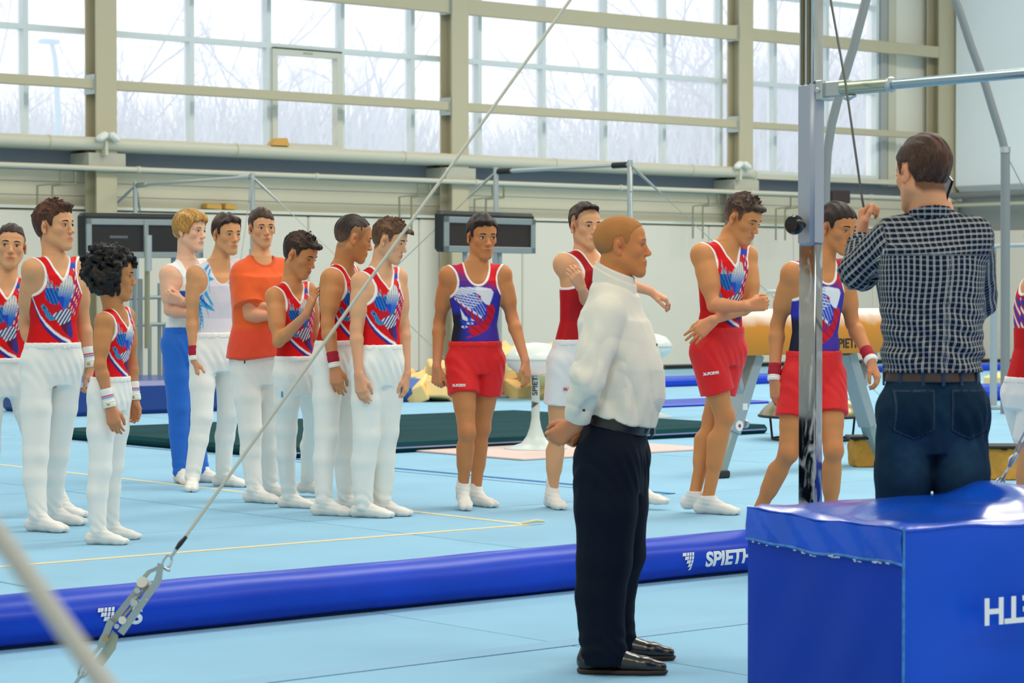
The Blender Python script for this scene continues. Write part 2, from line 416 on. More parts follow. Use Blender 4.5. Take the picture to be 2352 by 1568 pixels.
def window(n, xs, opening=None):
    mb = MB()
    for x in (xs if n == 4 else xs[:-1]): slab(mb, x - .035, x + .035, YW - .02, YW + .14, ztr[0], ztr[-1])
    w = struct(mb.build('window_%d' % n, whitef))
    for z in ztr: slab(MB(), xs[0], xs[-1], YW - .022, YW + .12, z - .035, z + .035).build('transom', whitef, w)
    g0 = None
    for i in range(len(xs) - 1):
        for j in range(3):
            zc, hh = (ztr[j] + ztr[j + 1]) / 2, ztr[j + 1] - ztr[j] - .06
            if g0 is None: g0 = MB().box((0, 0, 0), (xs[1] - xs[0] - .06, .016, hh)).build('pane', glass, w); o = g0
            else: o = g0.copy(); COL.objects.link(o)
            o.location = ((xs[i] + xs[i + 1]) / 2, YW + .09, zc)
    for x in xs[:-1]: slab(MB(), x + .035, x + .048, YW + .0, YW + .12, ztr[0], ztr[-1]).build('gasket', dkgasket, w) if False else None
    if opening is not None:
        a, b = xs[opening] + .035, xs[opening + 1] - .035; z0_, z1_ = ztr[0] + .035, ztr[1] - .035
        mb = MB(); t = .085
        slab(mb, a, a + t, YW - .06, YW + .08, z0_ + t, z1_ - t); slab(mb, b - t, b, YW - .06, YW + .08, z0_ + t, z1_ - t); slab(mb, a, b, YW - .062, YW + .08, z0_ + .002, z0_ + t); slab(mb, a, b, YW - .062, YW + .08, z1_ - t, z1_ - .006)
        s_ = mb.build('sash', mat('grey_sash', (206, 208, 196), .5), w)
        slab(MB(), a + .01, b - .01, YW - .07, YW - .03, z1_ - .004, z1_ + .014).build('sash_gap', mat('dark_green_gap', (40, 62, 56), .6), w)
        slab(MB(), (a + b) / 2 - .08, (a + b) / 2 + .08, YW - .085, YW - .06, z1_ - .05, z1_ - .03, .006).build('handle', mat('pale_handle', (190, 190, 178), .4), s_)
cols_x = [OY(246, 250, 28.30).x + 6 * k for k in (-1, 0, 1, 2)]
i1, i2, i3 = (int(np.searchsorted(XM, c)) for c in cols_x[1:])
window(1, XM[:i1 + 1]); window(2, XM[i1:i2 + 1], opening=max([k for k in range(i2 - i1) if XM[i1 + k] < OY(700, 200, YW).x])); window(3, XM[i2:i3 + 1]); window(4, XM[i3:i3 + 3])
XE = XM[i3 + 2]
# steel columns and girts
stl = thing('steel_frame', 'cream steel wall frame of tall columns and horizontal girts before the windows', 'steel frame')
colm = None
def hcol(mb, x, y, z0, z1, wx=.31, wy=.30, t=.03):
    slab(mb, x - wx / 2, x + wx / 2, y - wy / 2, y - wy / 2 + t, z0, z1); slab(mb, x - wx / 2, x + wx / 2, y + wy / 2 - t, y + wy / 2, z0, z1)
    slab(mb, x - .02, x + .02, y - wy / 2 + t, y + wy / 2 - t, z0, z1); return mb
for i, x in enumerate(cols_x):
    c = hcol(MB(), x, 28.46, ZF, 9).build('column', cream, stl)
    for zz in (4.19, 5.68):
        slab(MB(), x - .17, x - .13, 28.34, 28.60, zz - .13, zz + .13).build('bracket', mat('bracket_grey', (176, 186, 184), .4, .2), c)
        slab(MB(), x + .13, x + .165, 28.34, 28.60, zz - .11, zz + .11).build('bracket', cream, c)
    slab(MB(), x - .28, x + .28, 28.30, 28.78, 3.10, 3.28).build('corbel', mat('corbel', (186, 184, 168), .6), c)
    if i < 3:
        for zz, hh in ((4.19, .13), (5.68, .23)): slab(MB(), x + .14, x + 5.86, 28.36, 28.46, zz - hh / 2, zz + hh / 2, .008).build('girt', cream, stl)
x = cols_x[3]
for zz, hh in ((4.19, .11), (5.68, .20)): slab(MB(), x + .14, x + 4.9, 28.36, 28.46, zz - hh / 2, zz + hh / 2, .008).build('girt', cream, stl)
# end wall and corner
XC = OY(2166, 300, YW).x
wb2 = struct(slab(MB(), XE, XC, YW, YW + .25, 3.3, 9).build('wall_back_infill', mat('white_infill', (236, 234, 220), .7)))
slab(MB(), XE + .25, XE + .45, YW - .05, YW, 3.3, 9).build('post', cream_d, wb2)
slab(MB(), XE + .05, XE + .18, YW - .08, YW, 3.3, 9).build('post', mat('shade_post', (168, 172, 170), .6), wb2)
hcol(MB(), XC - .38, 28.5, ZF, 9, .50, .30).build('column', cream, stl)
endm = mat('end_wall_white', (230, 238, 240), .6, var=.04, vscale=.5)
wr = struct(slab(MB(), XC, XC + .25, -10, YW + .25, -.1, 9).build('wall_right', mat('end_wall_grey', (150, 156, 152), .8)))
slab(MB(), XC - .30, XC, 12, YW - .45, 3.22, 9, .10).build('curtain_panel', endm, wr)
for i in range(8):
    slab(MB(), XC - .12, XC, YW - .5 - 2 * i - 1.99, YW - .5 - 2 * i, ZF + .06, 2.52, .02).build('wall_pad', padm, wr)
slab(MB(), XC - .13, XC, 12, YW - .4, ZF, ZF + .06).build('base_strip', blackm, wr)
MB().tube([(XC - .35, 12, 2.98), (XC - .35, YW - .3, 2.98)], .035, 10).build('pipe', cream_d, wr, True)
MB().tube([(XC - .45, 12, 3.14), (XC - .45, YW - .3, 3.14)], .06, 10).build('pipe', mat('grey_pipe', (120, 124, 122), .6), wr, True)
# pipes along the back wall
pp = thing('heating_pipe', 'thick cream insulated pipe running under the windows', 'pipe')
xe = OY(1715, 420, 28.3).x
MB().tube([(-2, 28.30, 3.40), (xe, 28.30, 3.40), (xe + .18, 28.34, 3.38), (xe + .25, 28.42, 3.28), (xe + .25, 28.55, 3.1)], .085, 16).build('pipe_run', cream_d, pp, True)
for k in range(9): MB().tube([(7 + 2.9 * k, 28.30, 3.40), (7.02 + 2.9 * k, 28.30, 3.40)], .089, 16).build('pipe_joint', cream, pp, True)
pq = thing('water_pipe', 'thin cream pipe running below the thick insulated pipe', 'pipe')
MB().tube([(-2, 28.22, 3.07), (XC - .2, 28.22, 3.07)], .036, 12).build('pipe_run', cream_d, pq, True)
for k in range(9): MB().tube([(8.3 + 2.9 * k, 28.22, 3.07), (8.35 + 2.9 * k, 28.22, 3.07)], .046, 12).build('pipe_joint', cream_d, pq, True)
rust = mat('drop_pipe', (140, 138, 112), .55)
for (px, where) in ((100, 'left of the far left column'), (928, 'left of the middle column'), (1100, 'right of the middle column'), (1600, 'left of the right column'), (1790, 'right of the right column')):
    q = OY(px, 450, 28.3); t = thing('drop_pipe', 'thin bent pipe pair hanging from the water pipe ' + where, 'pipe', (q.x, 28.3, 0))
    for o_ in (0, .22): MB().tube([(o_ + .22, -.05, 3.02), (o_ + .22, -.05, 2.86), (o_ - .1, -.02, 2.82), (o_ - .1, -.02, 2.30)], .016, 8).build('pipe_leg', rust, t, True)
for (px, py, w_) in ((246, 320, 'on the left column'), (1703, 384, 'on the right column')):
    q = OY(px, py, 28.18); t = thing('floodlight', 'small white twin lamp head fixed ' + w_, 'lamp', q)
    MB().box((0, .06, -.12), (.05, .12, .20), None, .01).build('arm', cream_d, t)
    for sg in (-1, 1): MB().box((sg * .09, -.03, .03), (.17, .12, .09), Matrix.Rotation(sg * .6, 3, 'Y'), .03).build('lamp_head', mat('lamp_white', (236, 236, 228), .5), t, True)
# outside
snow = mat('snow', (226, 232, 240), .9)
struct(slab(MB(), -40, 190, YW + .6, 170, -1.2, -.6).build('snow_ground', snow))
treem = mat('hazy_bark', (176, 184, 202), .9)  # bark colour paled to carry the distance haze
def tree_mesh(seed, hgt):
    r = random.Random(seed); mb = MB()
    def br(p, d, L, rad, lev):
        q = p + d * L; m_ = p + d * L * .5 + Vector((r.uniform(-1, 1), r.uniform(-1, 1), 0)) * L * .05
        mb.tube([p, m_, q], [rad, rad * .8, rad * .55], 4 if lev else 6, cap=False)
        if lev >= 4: return
        n = (9, 7, 6, 5)[lev] if lev else 16
        for i in range(n):
            t = r.uniform(.25 if lev else .22, 1); b = p + d * L * t; a = r.uniform(0, 6.28); up = r.uniform(.45, .95)
            o = d.orthogonal().normalized(); o.rotate(Matrix.Rotation(a, 3, d)); nd = (d * up + o * r.uniform(.35, .7)).normalized(); nd.z = abs(nd.z) * .8 + .15; nd.normalize()
            br(b, nd, L * r.uniform(.28, .45) * (1.15 - .3 * t), rad * .36, lev + 1)
    br(Vector((0, 0, 0)), Vector((0, 0, 1)), hgt, hgt * .009, 0)
    return mb
protos = []
for k in range(4):
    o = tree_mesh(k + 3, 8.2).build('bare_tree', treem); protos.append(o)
spots = []; r_ = random.Random(4)
for k in range(26):
    ratio = .50 + .78 * (k + r_.uniform(-.3, .3)) / 26; Y = (51, 66)[k % 2] + r_.uniform(-2, 2); spots.append((ratio * Y, Y, ratio))
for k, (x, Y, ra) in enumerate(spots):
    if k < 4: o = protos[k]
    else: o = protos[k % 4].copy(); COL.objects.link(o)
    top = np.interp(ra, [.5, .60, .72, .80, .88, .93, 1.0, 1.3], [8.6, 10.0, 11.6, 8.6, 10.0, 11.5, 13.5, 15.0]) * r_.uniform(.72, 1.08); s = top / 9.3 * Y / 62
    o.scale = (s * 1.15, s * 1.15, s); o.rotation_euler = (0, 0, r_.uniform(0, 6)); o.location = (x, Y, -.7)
    bay_ = int(np.searchsorted([c_ / 28.46 for c_ in (16.7, 22.8, 28.7)], ra)); rw_ = ('nearer', 'farther')[k % 2]; tag(o, 'bare haze-pale tree of the ' + rw_ + ' row outside the ' + ('far left', 'left middle', 'right middle', 'far right')[bay_] + ' window bay', 'tree', rw_ + ' trees outside the ' + ('far left', 'left middle', 'right middle', 'far right')[bay_] + ' bay')
r2_ = np.random.default_rng(12); N_ = 16000; ra_ = r2_.uniform(.49, 1.3, N_); Y_ = r2_.uniform(62, 74, N_); hh_ = np.interp(ra_ + .012 * np.sin(ra_ * 90), [.5, .60, .66, .72, .80, .88, .93, 1.0, 1.3], [8.0, 8.4, 8.9, 9.6, 7.9, 8.8, 9.2, 11.5, 13.5]) * Y_ / 66 * (r2_.beta(5, 1.8, N_) * 1.06 + .02)
bx_, by_ = ra_ * Y_, Y_; lean = r2_.normal(size=(N_, 2)) * .18 * hh_[:, None]; wd2 = r2_.uniform(.03, .08, N_); base_ = np.where(r2_.random(N_) < .5, 0, hh_ * .45)
V_ = np.stack([np.stack([bx_ - wd2, by_, base_ - .6], 1), np.stack([bx_ + wd2, by_, base_ - .6], 1), np.stack([bx_, by_ + wd2, base_ - .6], 1), np.stack([bx_ + lean[:, 0], by_ + lean[:, 1], hh_ - .6], 1)], 1).reshape(-1, 3)
I_ = np.arange(N_)[:, None] * 4; Fc = np.concatenate([I_ + np.array([[0, 1, 3]]), I_ + np.array([[1, 2, 3]]), I_ + np.array([[2, 0, 3]])])
me_ = bpy.data.meshes.new('thicket'); me_.from_pydata(V_.tolist(), [], Fc.tolist()); me_.materials.append(mat('thicket_grey', (188, 198, 208), .9)); o = bpy.data.objects.new('thicket', me_); COL.objects.link(o); tag(o, 'dense misty thicket of thin bare twigs outside, low behind the windows', 'thicket', kind='stuff')  # twig grey lightened, the haze is in its colour
t = thing('street_lamp', 'tall curved street lamp outside the left window', 'lamp', OY(132, 330, 38) * 1)
b = OY(134, 318, 38); tt_ = OY(130, 180, 38); hd = OY(118, 96, 38); lampm = mat('lamp_blue', (150, 196, 224), .6); t.location = (b.x, 38, -.6)
def rel(v): return Vector((v.x - b.x, v.y - 38, v.z + .6))
MB().tube([(0, 0, 0), rel(b), rel(tt_), rel(OY(126, 130, 38)), rel(hd)], [.07, .06, .05, .045, .04], 8).build('pole', lampm, t, True)
MB().box(rel(hd) + Vector((-.05, 0, 0)), (.34, .2, .08), None, .02).build('lamp_head', lampm, t)
# ================================================================ apparatus behind the gymnasts
steel = mat('galvanised', (188, 196, 196), .35, .75); steel_d = mat('dull_steel', (150, 158, 156), .45, .5); chrome = mat('chrome', (214, 216, 216), .10, 1.0, var=.25, vscale=14, stretch=(1, 1, .25))
greyp = mat('grey_paint', (160, 172, 178), .45)
def hbar(n, a, b, zb=ZF, cover=True, label='', base=None):
    A = G(*a); B = G(*b); t = thing('high_bar', label, 'gymnastics bar', ((A.x + B.x) / 2, (A.y + B.y) / 2, zb)); O_ = t.location.copy()
    L = lambda v: v - O_
    for P_ in (A, B):
        po = MB().tube([L(Vector((P_.x, P_.y, zb))), L(Vector((P_.x, P_.y, P_.z - .9)))], .045, 12).build('post', greyp, t, True)
        MB().tube([L(Vector((P_.x, P_.y, P_.z - 1.0))), L(P_) + Vector((0, 0, .05))], .032, 12).build('inner_post', steel, t, True)
        MB().lathe([(.16, 0), (.16, .02), (.05, .04)], L(Vector((P_.x, P_.y, zb))), 16).build('foot_plate', steel_d, t, True)
    d = (B - A).normalized(); MB().tube([L(A), L(B)], .024, 10).build('rail', steel, t, True)
    for P_, sg in ((A, 1), (B, -1)): MB().tube([L(P_ + d * sg * .05), L(P_ + d * sg * .28)], .036, 10).build('rail_sleeve', steel if n == 1 else blackm, t, True)
    for P_, sg in ((A, -1), (B, 1)):
        for wy in (-1, 1):
            e = Vector((P_.x + wy * 1.9, P_.y + sg * -2.2, zb)); m_ = L(P_) * .88 + L(e) * .12
            MB().tube([L(P_), L(P_) * .96 + L(e) * .04, m_], [.010, .022, .012], 6).build('turnbuckle', steel_d, t, True)
            MB().tube([m_, L(e)], .005, 5).build('guy_wire', steel_d, t, True)
    return t
hbar(1, (311, 426, 32.5), (580, 406, 30.4), label='far high bar with steel posts above the left scoreboard')
hbar(2, (1139, 394, 29.4), (1447, 378, 27.6), label='far high bar with steel posts above the middle scoreboard')
scr = mat('dark_screen', (20, 18, 18), .5); scr2 = mat('brown_screen', (42, 28, 22), .5); boardf = mat('board_frame', (150, 160, 160), .4, .4); hous = mat('board_housing', (20, 26, 26), .5)
def scoreboard(name_label, tl, tr_, bl, d0, d1, div, sc, legs):
    A, B, C_ = G(*tl, d0), G(*tr_, d1), G(*bl, d0); ex = (B - A); w = ex.length; ex.normalize(); h = (A - C_).length
    t = thing('scoreboard', name_label, 'scoreboard', Vector(((A.x + B.x) / 2, (A.y + B.y) / 2, ZF))); O_ = t.location.copy()
    M = frame(C_ - O_, ex, (0, 0, 1))
    def bx(x0, x1, y0, y1, z0, z1, m, nm, bev=.0, par=t):
        mb = MB().box(((x0 + x1) / 2, (y0 + y1) / 2, (z0 + z1) / 2), (x1 - x0, y1 - y0, z1 - z0), None, bev); mb.v = [tuple(M @ Vector(v)) for v in mb.v]; return mb.build(nm, m, par)
    bx(-.03, w + .03, 0, h + .02, -.16, 0, hous, 'housing', .04)
    f = .07
    for q in ((0, w, 0, f), (0, w, h - f - .05, h - .05), (0, f, 0, h - .05), (w - f, w, 0, h - .05)): bx(*q, 0, .03, boardf, 'frame_bar', .005)
    xs = [f] + [w * q for q in div] + [w - f]
    for i in range(len(xs) - 1): bx(xs[i] + (.02 if i else 0), xs[i + 1], f, h - f - .05, 0, .012, sc, 'screen')
    for q in div: bx(w * q - .03, w * q + .03, 0, h - .05, 0, .04, boardf, 'frame_bar', .005)
    if len(div): bx(f + .25, f + .50, f + .16, f + .19, .012, .016, mat('faint_mark', (90, 92, 96), .5), 'mark')
    for q in legs:
        a = M @ Vector((w * q, 0, -.08)); mb = MB().tube([a + Vector((0, 0, .05)), (a.x, a.y, 0)], .03, 10); mb.build('leg', greyp, t, True)
        MB().box((a.x, a.y, .02), (.5, .08, .04), None, .01).build('foot', greyp, t)
    return t
scoreboard('long black scoreboard with two dark screens behind the curly haired boy', (203, 492), (470, 496), (197, 592), 28.3, 29.4, (.50,), scr, (.42, .78))
scoreboard('single dark brown scoreboard on thin legs behind the boy in violet leotard', (1024, 487), (1233, 494), (1018, 578), 28.0, 28.9, (), scr2, (.28, .66))
# frame of tubes under the left scoreboard
t = thing('gym_stand', 'grey steel tube stand standing behind the curly haired boy', 'gym frame', G(330, 880, 27.6)); O_ = t.location.copy(); O_.z = ZF; t.location = O_
for (x, y0, y1, r, d) in ((309, 596, 884, .026, 27.5), (322, 640, 884, .03, 27.3), (344, 745, 884, .022, 27.6), (366, 650, 884, .022, 27.9), (376, 745, 884, .018, 27.9)):
    a, b = G(x, y0, d), G(x, y1, d); b.z = ZF; MB().tube([a - O_, b - O_], r, 10).build('upright', steel_d, t, True)
a = G(338, 545, 27.2); MB().tube([a - O_, G(338, 800, 27.2) - O_], .030, 10).build('clamp_post', rust, t, True); MB().tube([G(341, 540, 27.1) - O_, G(341, 622, 27.1) - O_], .038, 10).build('post_sleeve', steel, t, True)
for y in (683, 745): MB().tube([G(285, y + 2, 27.4) - O_, G(382, y - 1, 27.9) - O_], .022, 10).build('rail', steel_d, t, True)
# step ladder
q = OZ(1000, 862, ZF); t = thing('step_ladder', 'small folding ladder standing behind the boy in violet leotard', 'ladder', q)
for sx in (0, .42):
    MB().tube([(sx - .16, 0, 0), (sx + .02, .30, 1.22)], .025, 8).build('rail', steel_d, t, True); MB().tube([(sx + .2, .62, 0), (sx + .02, .30, 1.22)], .018, 8).build('rear_leg', steel_d, t, True)
for k in range(4): MB().box((.05 + .04 * k, .07 * k + .05, .25 + .28 * k), (.42, .09, .03), None, .005).build('step', steel_d, t)
# mats
def gmat(name, label, x0, x1, y0, y1, z0, z1, m, bev=.03, cat='mat', seam=None):
    t = thing(name, label, cat, ((x0 + x1) / 2, (y0 + y1) / 2, z0))
    MB().box((0, 0, (z1 - z0) / 2), (x1 - x0, y1 - y0, z1 - z0), None, bev).build('mat_body', m, t)
    if seam: MB().box((0, (y0 - y1) / 2 - .002, (z1 - z0) * .5), ((x1 - x0) * .98, .008, .012)).build('seam', seam, t)
    return t
lav = mat('lavender_edge', (136, 142, 186), .6)
teal = mat('teal_vinyl', (8, 62, 68), .85, spec=.12, bump=.5, bscale=2.2, var=.3, vscale=1.5, stretch=(.3, 1.6, 1))
a, b, c_ = OZ(640, 1030, .27), OZ(1000, 948, .27), OZ(1830, 978, .27)
gmat('landing_mat', 'long dark teal landing mat lying behind the gymnasts', a.x, c_.x, a.y, b.y, ZF, .27, teal, seam=lav)
a, b, c_ = OZ(1200, 1053, .205), OZ(960, 1016, .205), OZ(1690, 1031, .205)
pink = mat('pink_mat', (222, 196, 190), .8)
gmat('pink_mat', 'flat pale pink mat under the white mushroom trainer', a.x, c_.x, a.y, b.y, ZF, .205, pink, .004)
a = OZ(176, 957); b = OZ(482, 945); gmat('blue_mat', 'thick dark blue mat against the back wall behind the curly haired boy', a.x, b.x + .3, a.y, a.y + 1.6, ZF, ZF + .34, mat('dark_blue_vinyl', (16, 58, 138), .4, coat=.3, bump=.15, bscale=4), .05)
a = OZ(1506, 890); b = OZ(2010, 884); gmat('blue_mat', 'narrow blue mat lying left of the pommel horse near the wall', a.x, b.x + .5, a.y, a.y + .8, ZF, ZF + .11, bluev)
a = OZ(1480, 938); b = OZ(1850, 930); gmat('blue_mat', 'thin flat blue mat on the floor behind the boy with crossed arms', a.x, b.x, a.y, a.y + 1.0, ZF, ZF + .03, bluev, .01)
a = OZ(2215, 918); gmat('blue_mat', 'thick blue mat right of the man in checked shirt', a.x - .8, a.x + 2.4, a.y - .4, a.y + .4, ZF, ZF + .16, bluev, .05)
a = OZ(2230, 850); gmat('blue_mat', 'low blue mat by the right wall under the grey poles', a.x - 2, a.x + 1.6, a.y - .4, a.y + .4, ZF, ZF + .10, bluev, .03)
a = OZ(905, 925); gmat('blue_mat', 'blue mat at the left end of the yellow foam pile', a.x - 1.1, a.x + .9, a.y, a.y + .7, ZF, ZF + .26, mat('mid_blue_vinyl', (30, 92, 168), .4, coat=.3, bump=.15, bscale=4), .10)
foam = mat('yellow_foam', (255, 216, 146), .9, bump=.2, bscale=40, var=.06, vscale=3); foam2 = mat('pale_foam', (232, 200, 130), .9, bump=.3, bscale=40)
r_ = random.Random(11); base = None; k = 0
for i in range(46):
    px = 935 + 345 * (i + r_.random()) / 46; lay = r_.choice((0, 0, 1, 1, 2)) if px > 1090 and px < 1290 else r_.choice((0, 0, 1 if px > 990 else 0))
    q = OZ(px, 922 - r_.uniform(0, 22), ZF); s = r_.uniform(.8, 1.2)
    if base is None: o = MB().box((0, 0, 0), (.40, .24, .20), None, .015).build('foam_block', foam); base = o
    else:
        o = base.copy(); COL.objects.link(o)
    o.location = (q.x, q.y, ZF + .13 + .17 * lay); o.scale = (s, s, s); o.rotation_euler = (r_.uniform(-.5, .5), r_.uniform(-.5, .5), r_.uniform(0, 3.1))
    b_ = int(np.searchsorted([1010, 1080, 1160, 1220], px)); wh_ = ('at the far left end of the pile', 'left of the boy in violet leotard', 'behind the legs of the boy in violet leotard', 'left of the mushroom trainer', 'right of the mushroom trainer')[b_]; ly_ = ('on the floor', 'in the middle layer', 'on top')[lay]; tag(o, 'yellow foam block ' + ly_ + ', ' + wh_, 'foam block', 'yellow foam blocks %s, %s' % (ly_, wh_))
for (px, py, w_, h_, lab) in ((488, 479, .25, .07, 'tan foam slab lying on top of the wall pads, left of its pair'), (526, 478, .18, .08, 'tan foam slab lying on top of the wall pads, right of its pair')):
    q = OY(px, py, YW - .1); o = MB().box((0, 0, 0), (w_, .14, h_), Matrix.Rotation(.05, 3, 'Y'), .01).build('foam_slab', mat('tan_foam', (214, 164, 84), .9)); o.location = (q.x, YW - .085, 2.58 + h_ / 2 + .008); tag(o, lab, 'foam block')
q = OY(637, 342, 28.3); o = MB().add([(-.14, -.08, 0), (.16, -.08, 0), (.16, .08, 0), (-.14, .08, 0), (-.07, -.07, .10), (.12, -.07, .11), (.12, .07, .10), (-.05, .07, .09)], [(0, 3, 2, 1), (4, 5, 6, 7), (0, 1, 5, 4), (1, 2, 6, 5), (2, 3, 7, 6), (3, 0, 4, 7)]).build('foam_piece', _M['tan_foam']); o.location = (q.x, 28.30, 3.482); tag(o, 'small tan foam piece resting on the thick pipe under the opening window', 'foam block')
# mushroom trainers
shell = mat('white_shell', (228, 232, 226), .35, coat=.3); pale = mat('pale_metal', (196, 208, 204), .4)
def mushroom(q, label, rt=.235, zt=.765):
    t = thing('mushroom_trainer', label, 'gym trainer', q)
    h = MB().lathe([(.04, zt - .19), (rt * .62, zt - .17), (rt * .92, zt - .12), (rt, zt - .065), (rt * .985, zt - .045), (rt * .93, zt - .015), (rt * .72, zt + .035), (rt * .4, zt + .062), (.01, zt + .07)], (0, 0, 0), 36).build('head', shell, t, True)
    MB().tube([(rt * 1.005 * math.cos(a_), rt * 1.005 * math.sin(a_), zt - .060) for a_ in np.linspace(0, 2 * math.pi, 36, False)], .007, 6, closed=True).build('rim_line', mat('rim_grey', (200, 206, 204), .5), h, True)
    MB().lathe([(.033, 0.16), (.033, zt - .17)], (0, 0, 0), 16).build('column', pale, t, True)
    MB().lathe([(.25, 0), (.25, .006), (.20, .016), (.11, .045), (.07, .10), (.045, .17), (.033, .24)], (0, 0, 0), 32).build('base', pale, t, True)
    return t
q = OZ(1230, 1030, .205); mt = mushroom(q, 'white mushroom trainer on a slim column standing on the pink mat')
M = frame(Vector((0, 0, 0)), (0, 0, 1), (-math.sin(-YAW + 1.5708) * 0 - cyw, -syw, 0)); fwd = y2w((0, -1, 0)); rt_ = y2w((1, 0, 0))
M = Matrix((Vector((0, 0, 1)), -rt_, Vector(fwd))).transposed().to_4x4(); M.translation = Vector(fwd) * .034 + Vector((0, 0, .42)) + rt_ * .014
text('lettering', 'SPIETH', M, .058, black_p, mt, .001, 1.1, .001)
M2 = M.copy(); M2.translation = Vector(fwd) * .034 + Vector((0, 0, .32)) + rt_ * .022
o = logo_mb(.055).build('logo', black_p, mt); o.data.transform(M2)
q = OZ(1490, 957, ZF); mushroom(q, 'smaller looking white mushroom trainer, mostly hidden by the man in white shirt')
# pommel horse
hx0 = OZ(1712, 1110, ZF); body_z = 1.02
ph = thing('pommel_horse', 'tan leather pommel horse with chalky top on grey metal legs', 'pommel horse')
L0 = G(1692, 770, 16.2); ph.location = (L0.x + .8, L0.y + .17, ZF); zl, zh = .82, 1.13
leather = bpy.data.materials.new('chalky_leather'); leather.use_nodes = True; n_ = leather.node_tree.nodes; l_ = leather.node_tree.links; b_ = n_['Principled BSDF']; b_.inputs['Roughness'].default_value = .6
tcn = n_.new('ShaderNodeTexCoord'); sz = n_.new('ShaderNodeSeparateXYZ'); nz = n_.new('ShaderNodeTexNoise'); nz.inputs['Scale'].default_value = 6; ad = n_.new('ShaderNodeMath'); ad.operation = 'MULTIPLY_ADD'; ad.inputs[1].default_value = .16; mr_ = n_.new('ShaderNodeMapRange'); mr_.inputs[1].default_value = 1.09; mr_.inputs[2].default_value = 1.19; mxx = n_.new('ShaderNodeMix'); mxx.data_type = 'RGBA'; mxx.inputs[6].default_value = (*srgb(216, 138, 34), 1); mxx.inputs[7].default_value = (*srgb(232, 222, 212), 1)
l_.new(tcn.outputs['Object'], sz.inputs[0]); l_.new(tcn.outputs['Object'], nz.inputs['Vector']); l_.new(nz.outputs['Fac'], ad.inputs[0]); l_.new(sz.outputs[2], ad.inputs[2]); l_.new(ad.outputs[0], mr_.inputs[0]); l_.new(mr_.outputs[0], mxx.inputs[0]); l_.new(mxx.outputs[2], b_.inputs['Base Color'])
mb = MB(); prof = []; hw, nn = .175, 20; vs = []; 
sec = [(-hw * .92, zl), (-hw, zl + .03), (-hw, zh - .12), (-hw * .93, zh - .05), (-hw * .7, zh - .012), (-hw * .3, zh), (hw * .3, zh), (hw * .7, zh - .012), (hw * .93, zh - .05), (hw, zh - .12), (hw, zl + .03), (hw * .92, zl)]
for i, (x, e) in enumerate(((-.80, .93), (-.775, 1), (-.4, 1), (0, 1), (.4, 1), (.775, 1), (.80, .93))):
    for (y, z) in sec: vs.append((x, y * e, (z - .97) * (e if e == 1 else .96) + .97))
m_ = len(sec); fs = [(i * m_ + k, i * m_ + (k + 1) % m_, (i + 1) * m_ + (k + 1) % m_, (i + 1) * m_ + k) for i in range(6) for k in range(m_)] + [tuple(range(m_))[::-1], tuple(6 * m_ + k for k in range(m_))]
mb.add(vs, fs).build('body', leather, ph, True)
for x in (-.23, .23):
    MB().tube([(x, -.13, zh - .02), (x, -.13, zh + .07), (x, -.09, zh + .115), (x, .09, zh + .115), (x, .13, zh + .07), (x, .13, zh - .02)], .017, 10).build('pommel', mat('pommel_grey', (186, 194, 190), .4), ph, True)
def bar_(a, b, wx, wy, nm, m, par, bev=.006):
    a, b = Vector(a), Vector(b); z_ = (b - a).normalized(); y_ = Vector((0, 1, 0)); x_ = y_.cross(z_).normalized(); R_ = Matrix((x_, y_, z_)).transposed()
    return MB().box((a + b) / 2, (wx, wy, (b - a).length), R_, bev).build(nm, m, par, True)
gs_ = mat('lower_leg', (150, 168, 166), .4, .3)
for sx in (-1, 1):
    top_ = Vector((sx * .46, 0, zl)); ft_ = Vector((sx * .80, 0, .03)); up_ = bar_(top_, top_.lerp(ft_, .66), .085, .12, 'leg', greyp, ph); lg_ = bar_(top_.lerp(ft_, .60), ft_, .066, .095, 'leg_extension', gs_, ph)
    MB().box(ft_ + Vector((0, 0, -.005)), (.11, .13, .05), None, .01).build('rubber_foot', mat('rubber', (42, 46, 46), .8), lg_)
    bar_((sx * .72, 0, zl), top_.lerp(ft_, .36), .045, .09, 'strut', greyp, ph)
    k_ = top_.lerp(ft_, .58); MB().tube([k_ + Vector((.04, 0, 0)), k_ + Vector((.10, 0, -.01)), k_ + Vector((.10, 0, -.01)), k_ + Vector((.125, 0, -.012))], [.013, .013, .028, .026], 10).build('clamp_knob', steel, ph, True)
    if sx < 0:
        for f_, r_s, mm, nm in ((.60, .036, white_p, 'sticker'), (.60, .012, mat('red_mark', (190, 40, 44), .5), 'sticker_mark')):
            q_ = top_.lerp(ft_, f_); MB().lathe([(r_s, 0), (r_s, .003)], (q_.x, -.061 - (.002 if r_s < .02 else 0), q_.z), 20, Matrix.Rotation(math.radians(90), 3, 'X')).build(nm, mm, up_)
        q_ = top_.lerp(ft_, .44); MB().box((q_.x, -.062, q_.z), (.045, .003, .045)).build('label_plate', white_p, up_)
M = Matrix(((1, 0, 0), (0, 0, 1), (0, -1, 0))).transposed().to_4x4(); q_ = OY(1916, 799, ph.location.y - hw); M = frame(Vector((q_.x - ph.location.x, -hw - .001, q_.z - ZF)), (1, 0, 0), (0, 0, 1))
text('lettering', 'SPIETH', M, .092, black_p, ph, .0015, .96, .002)
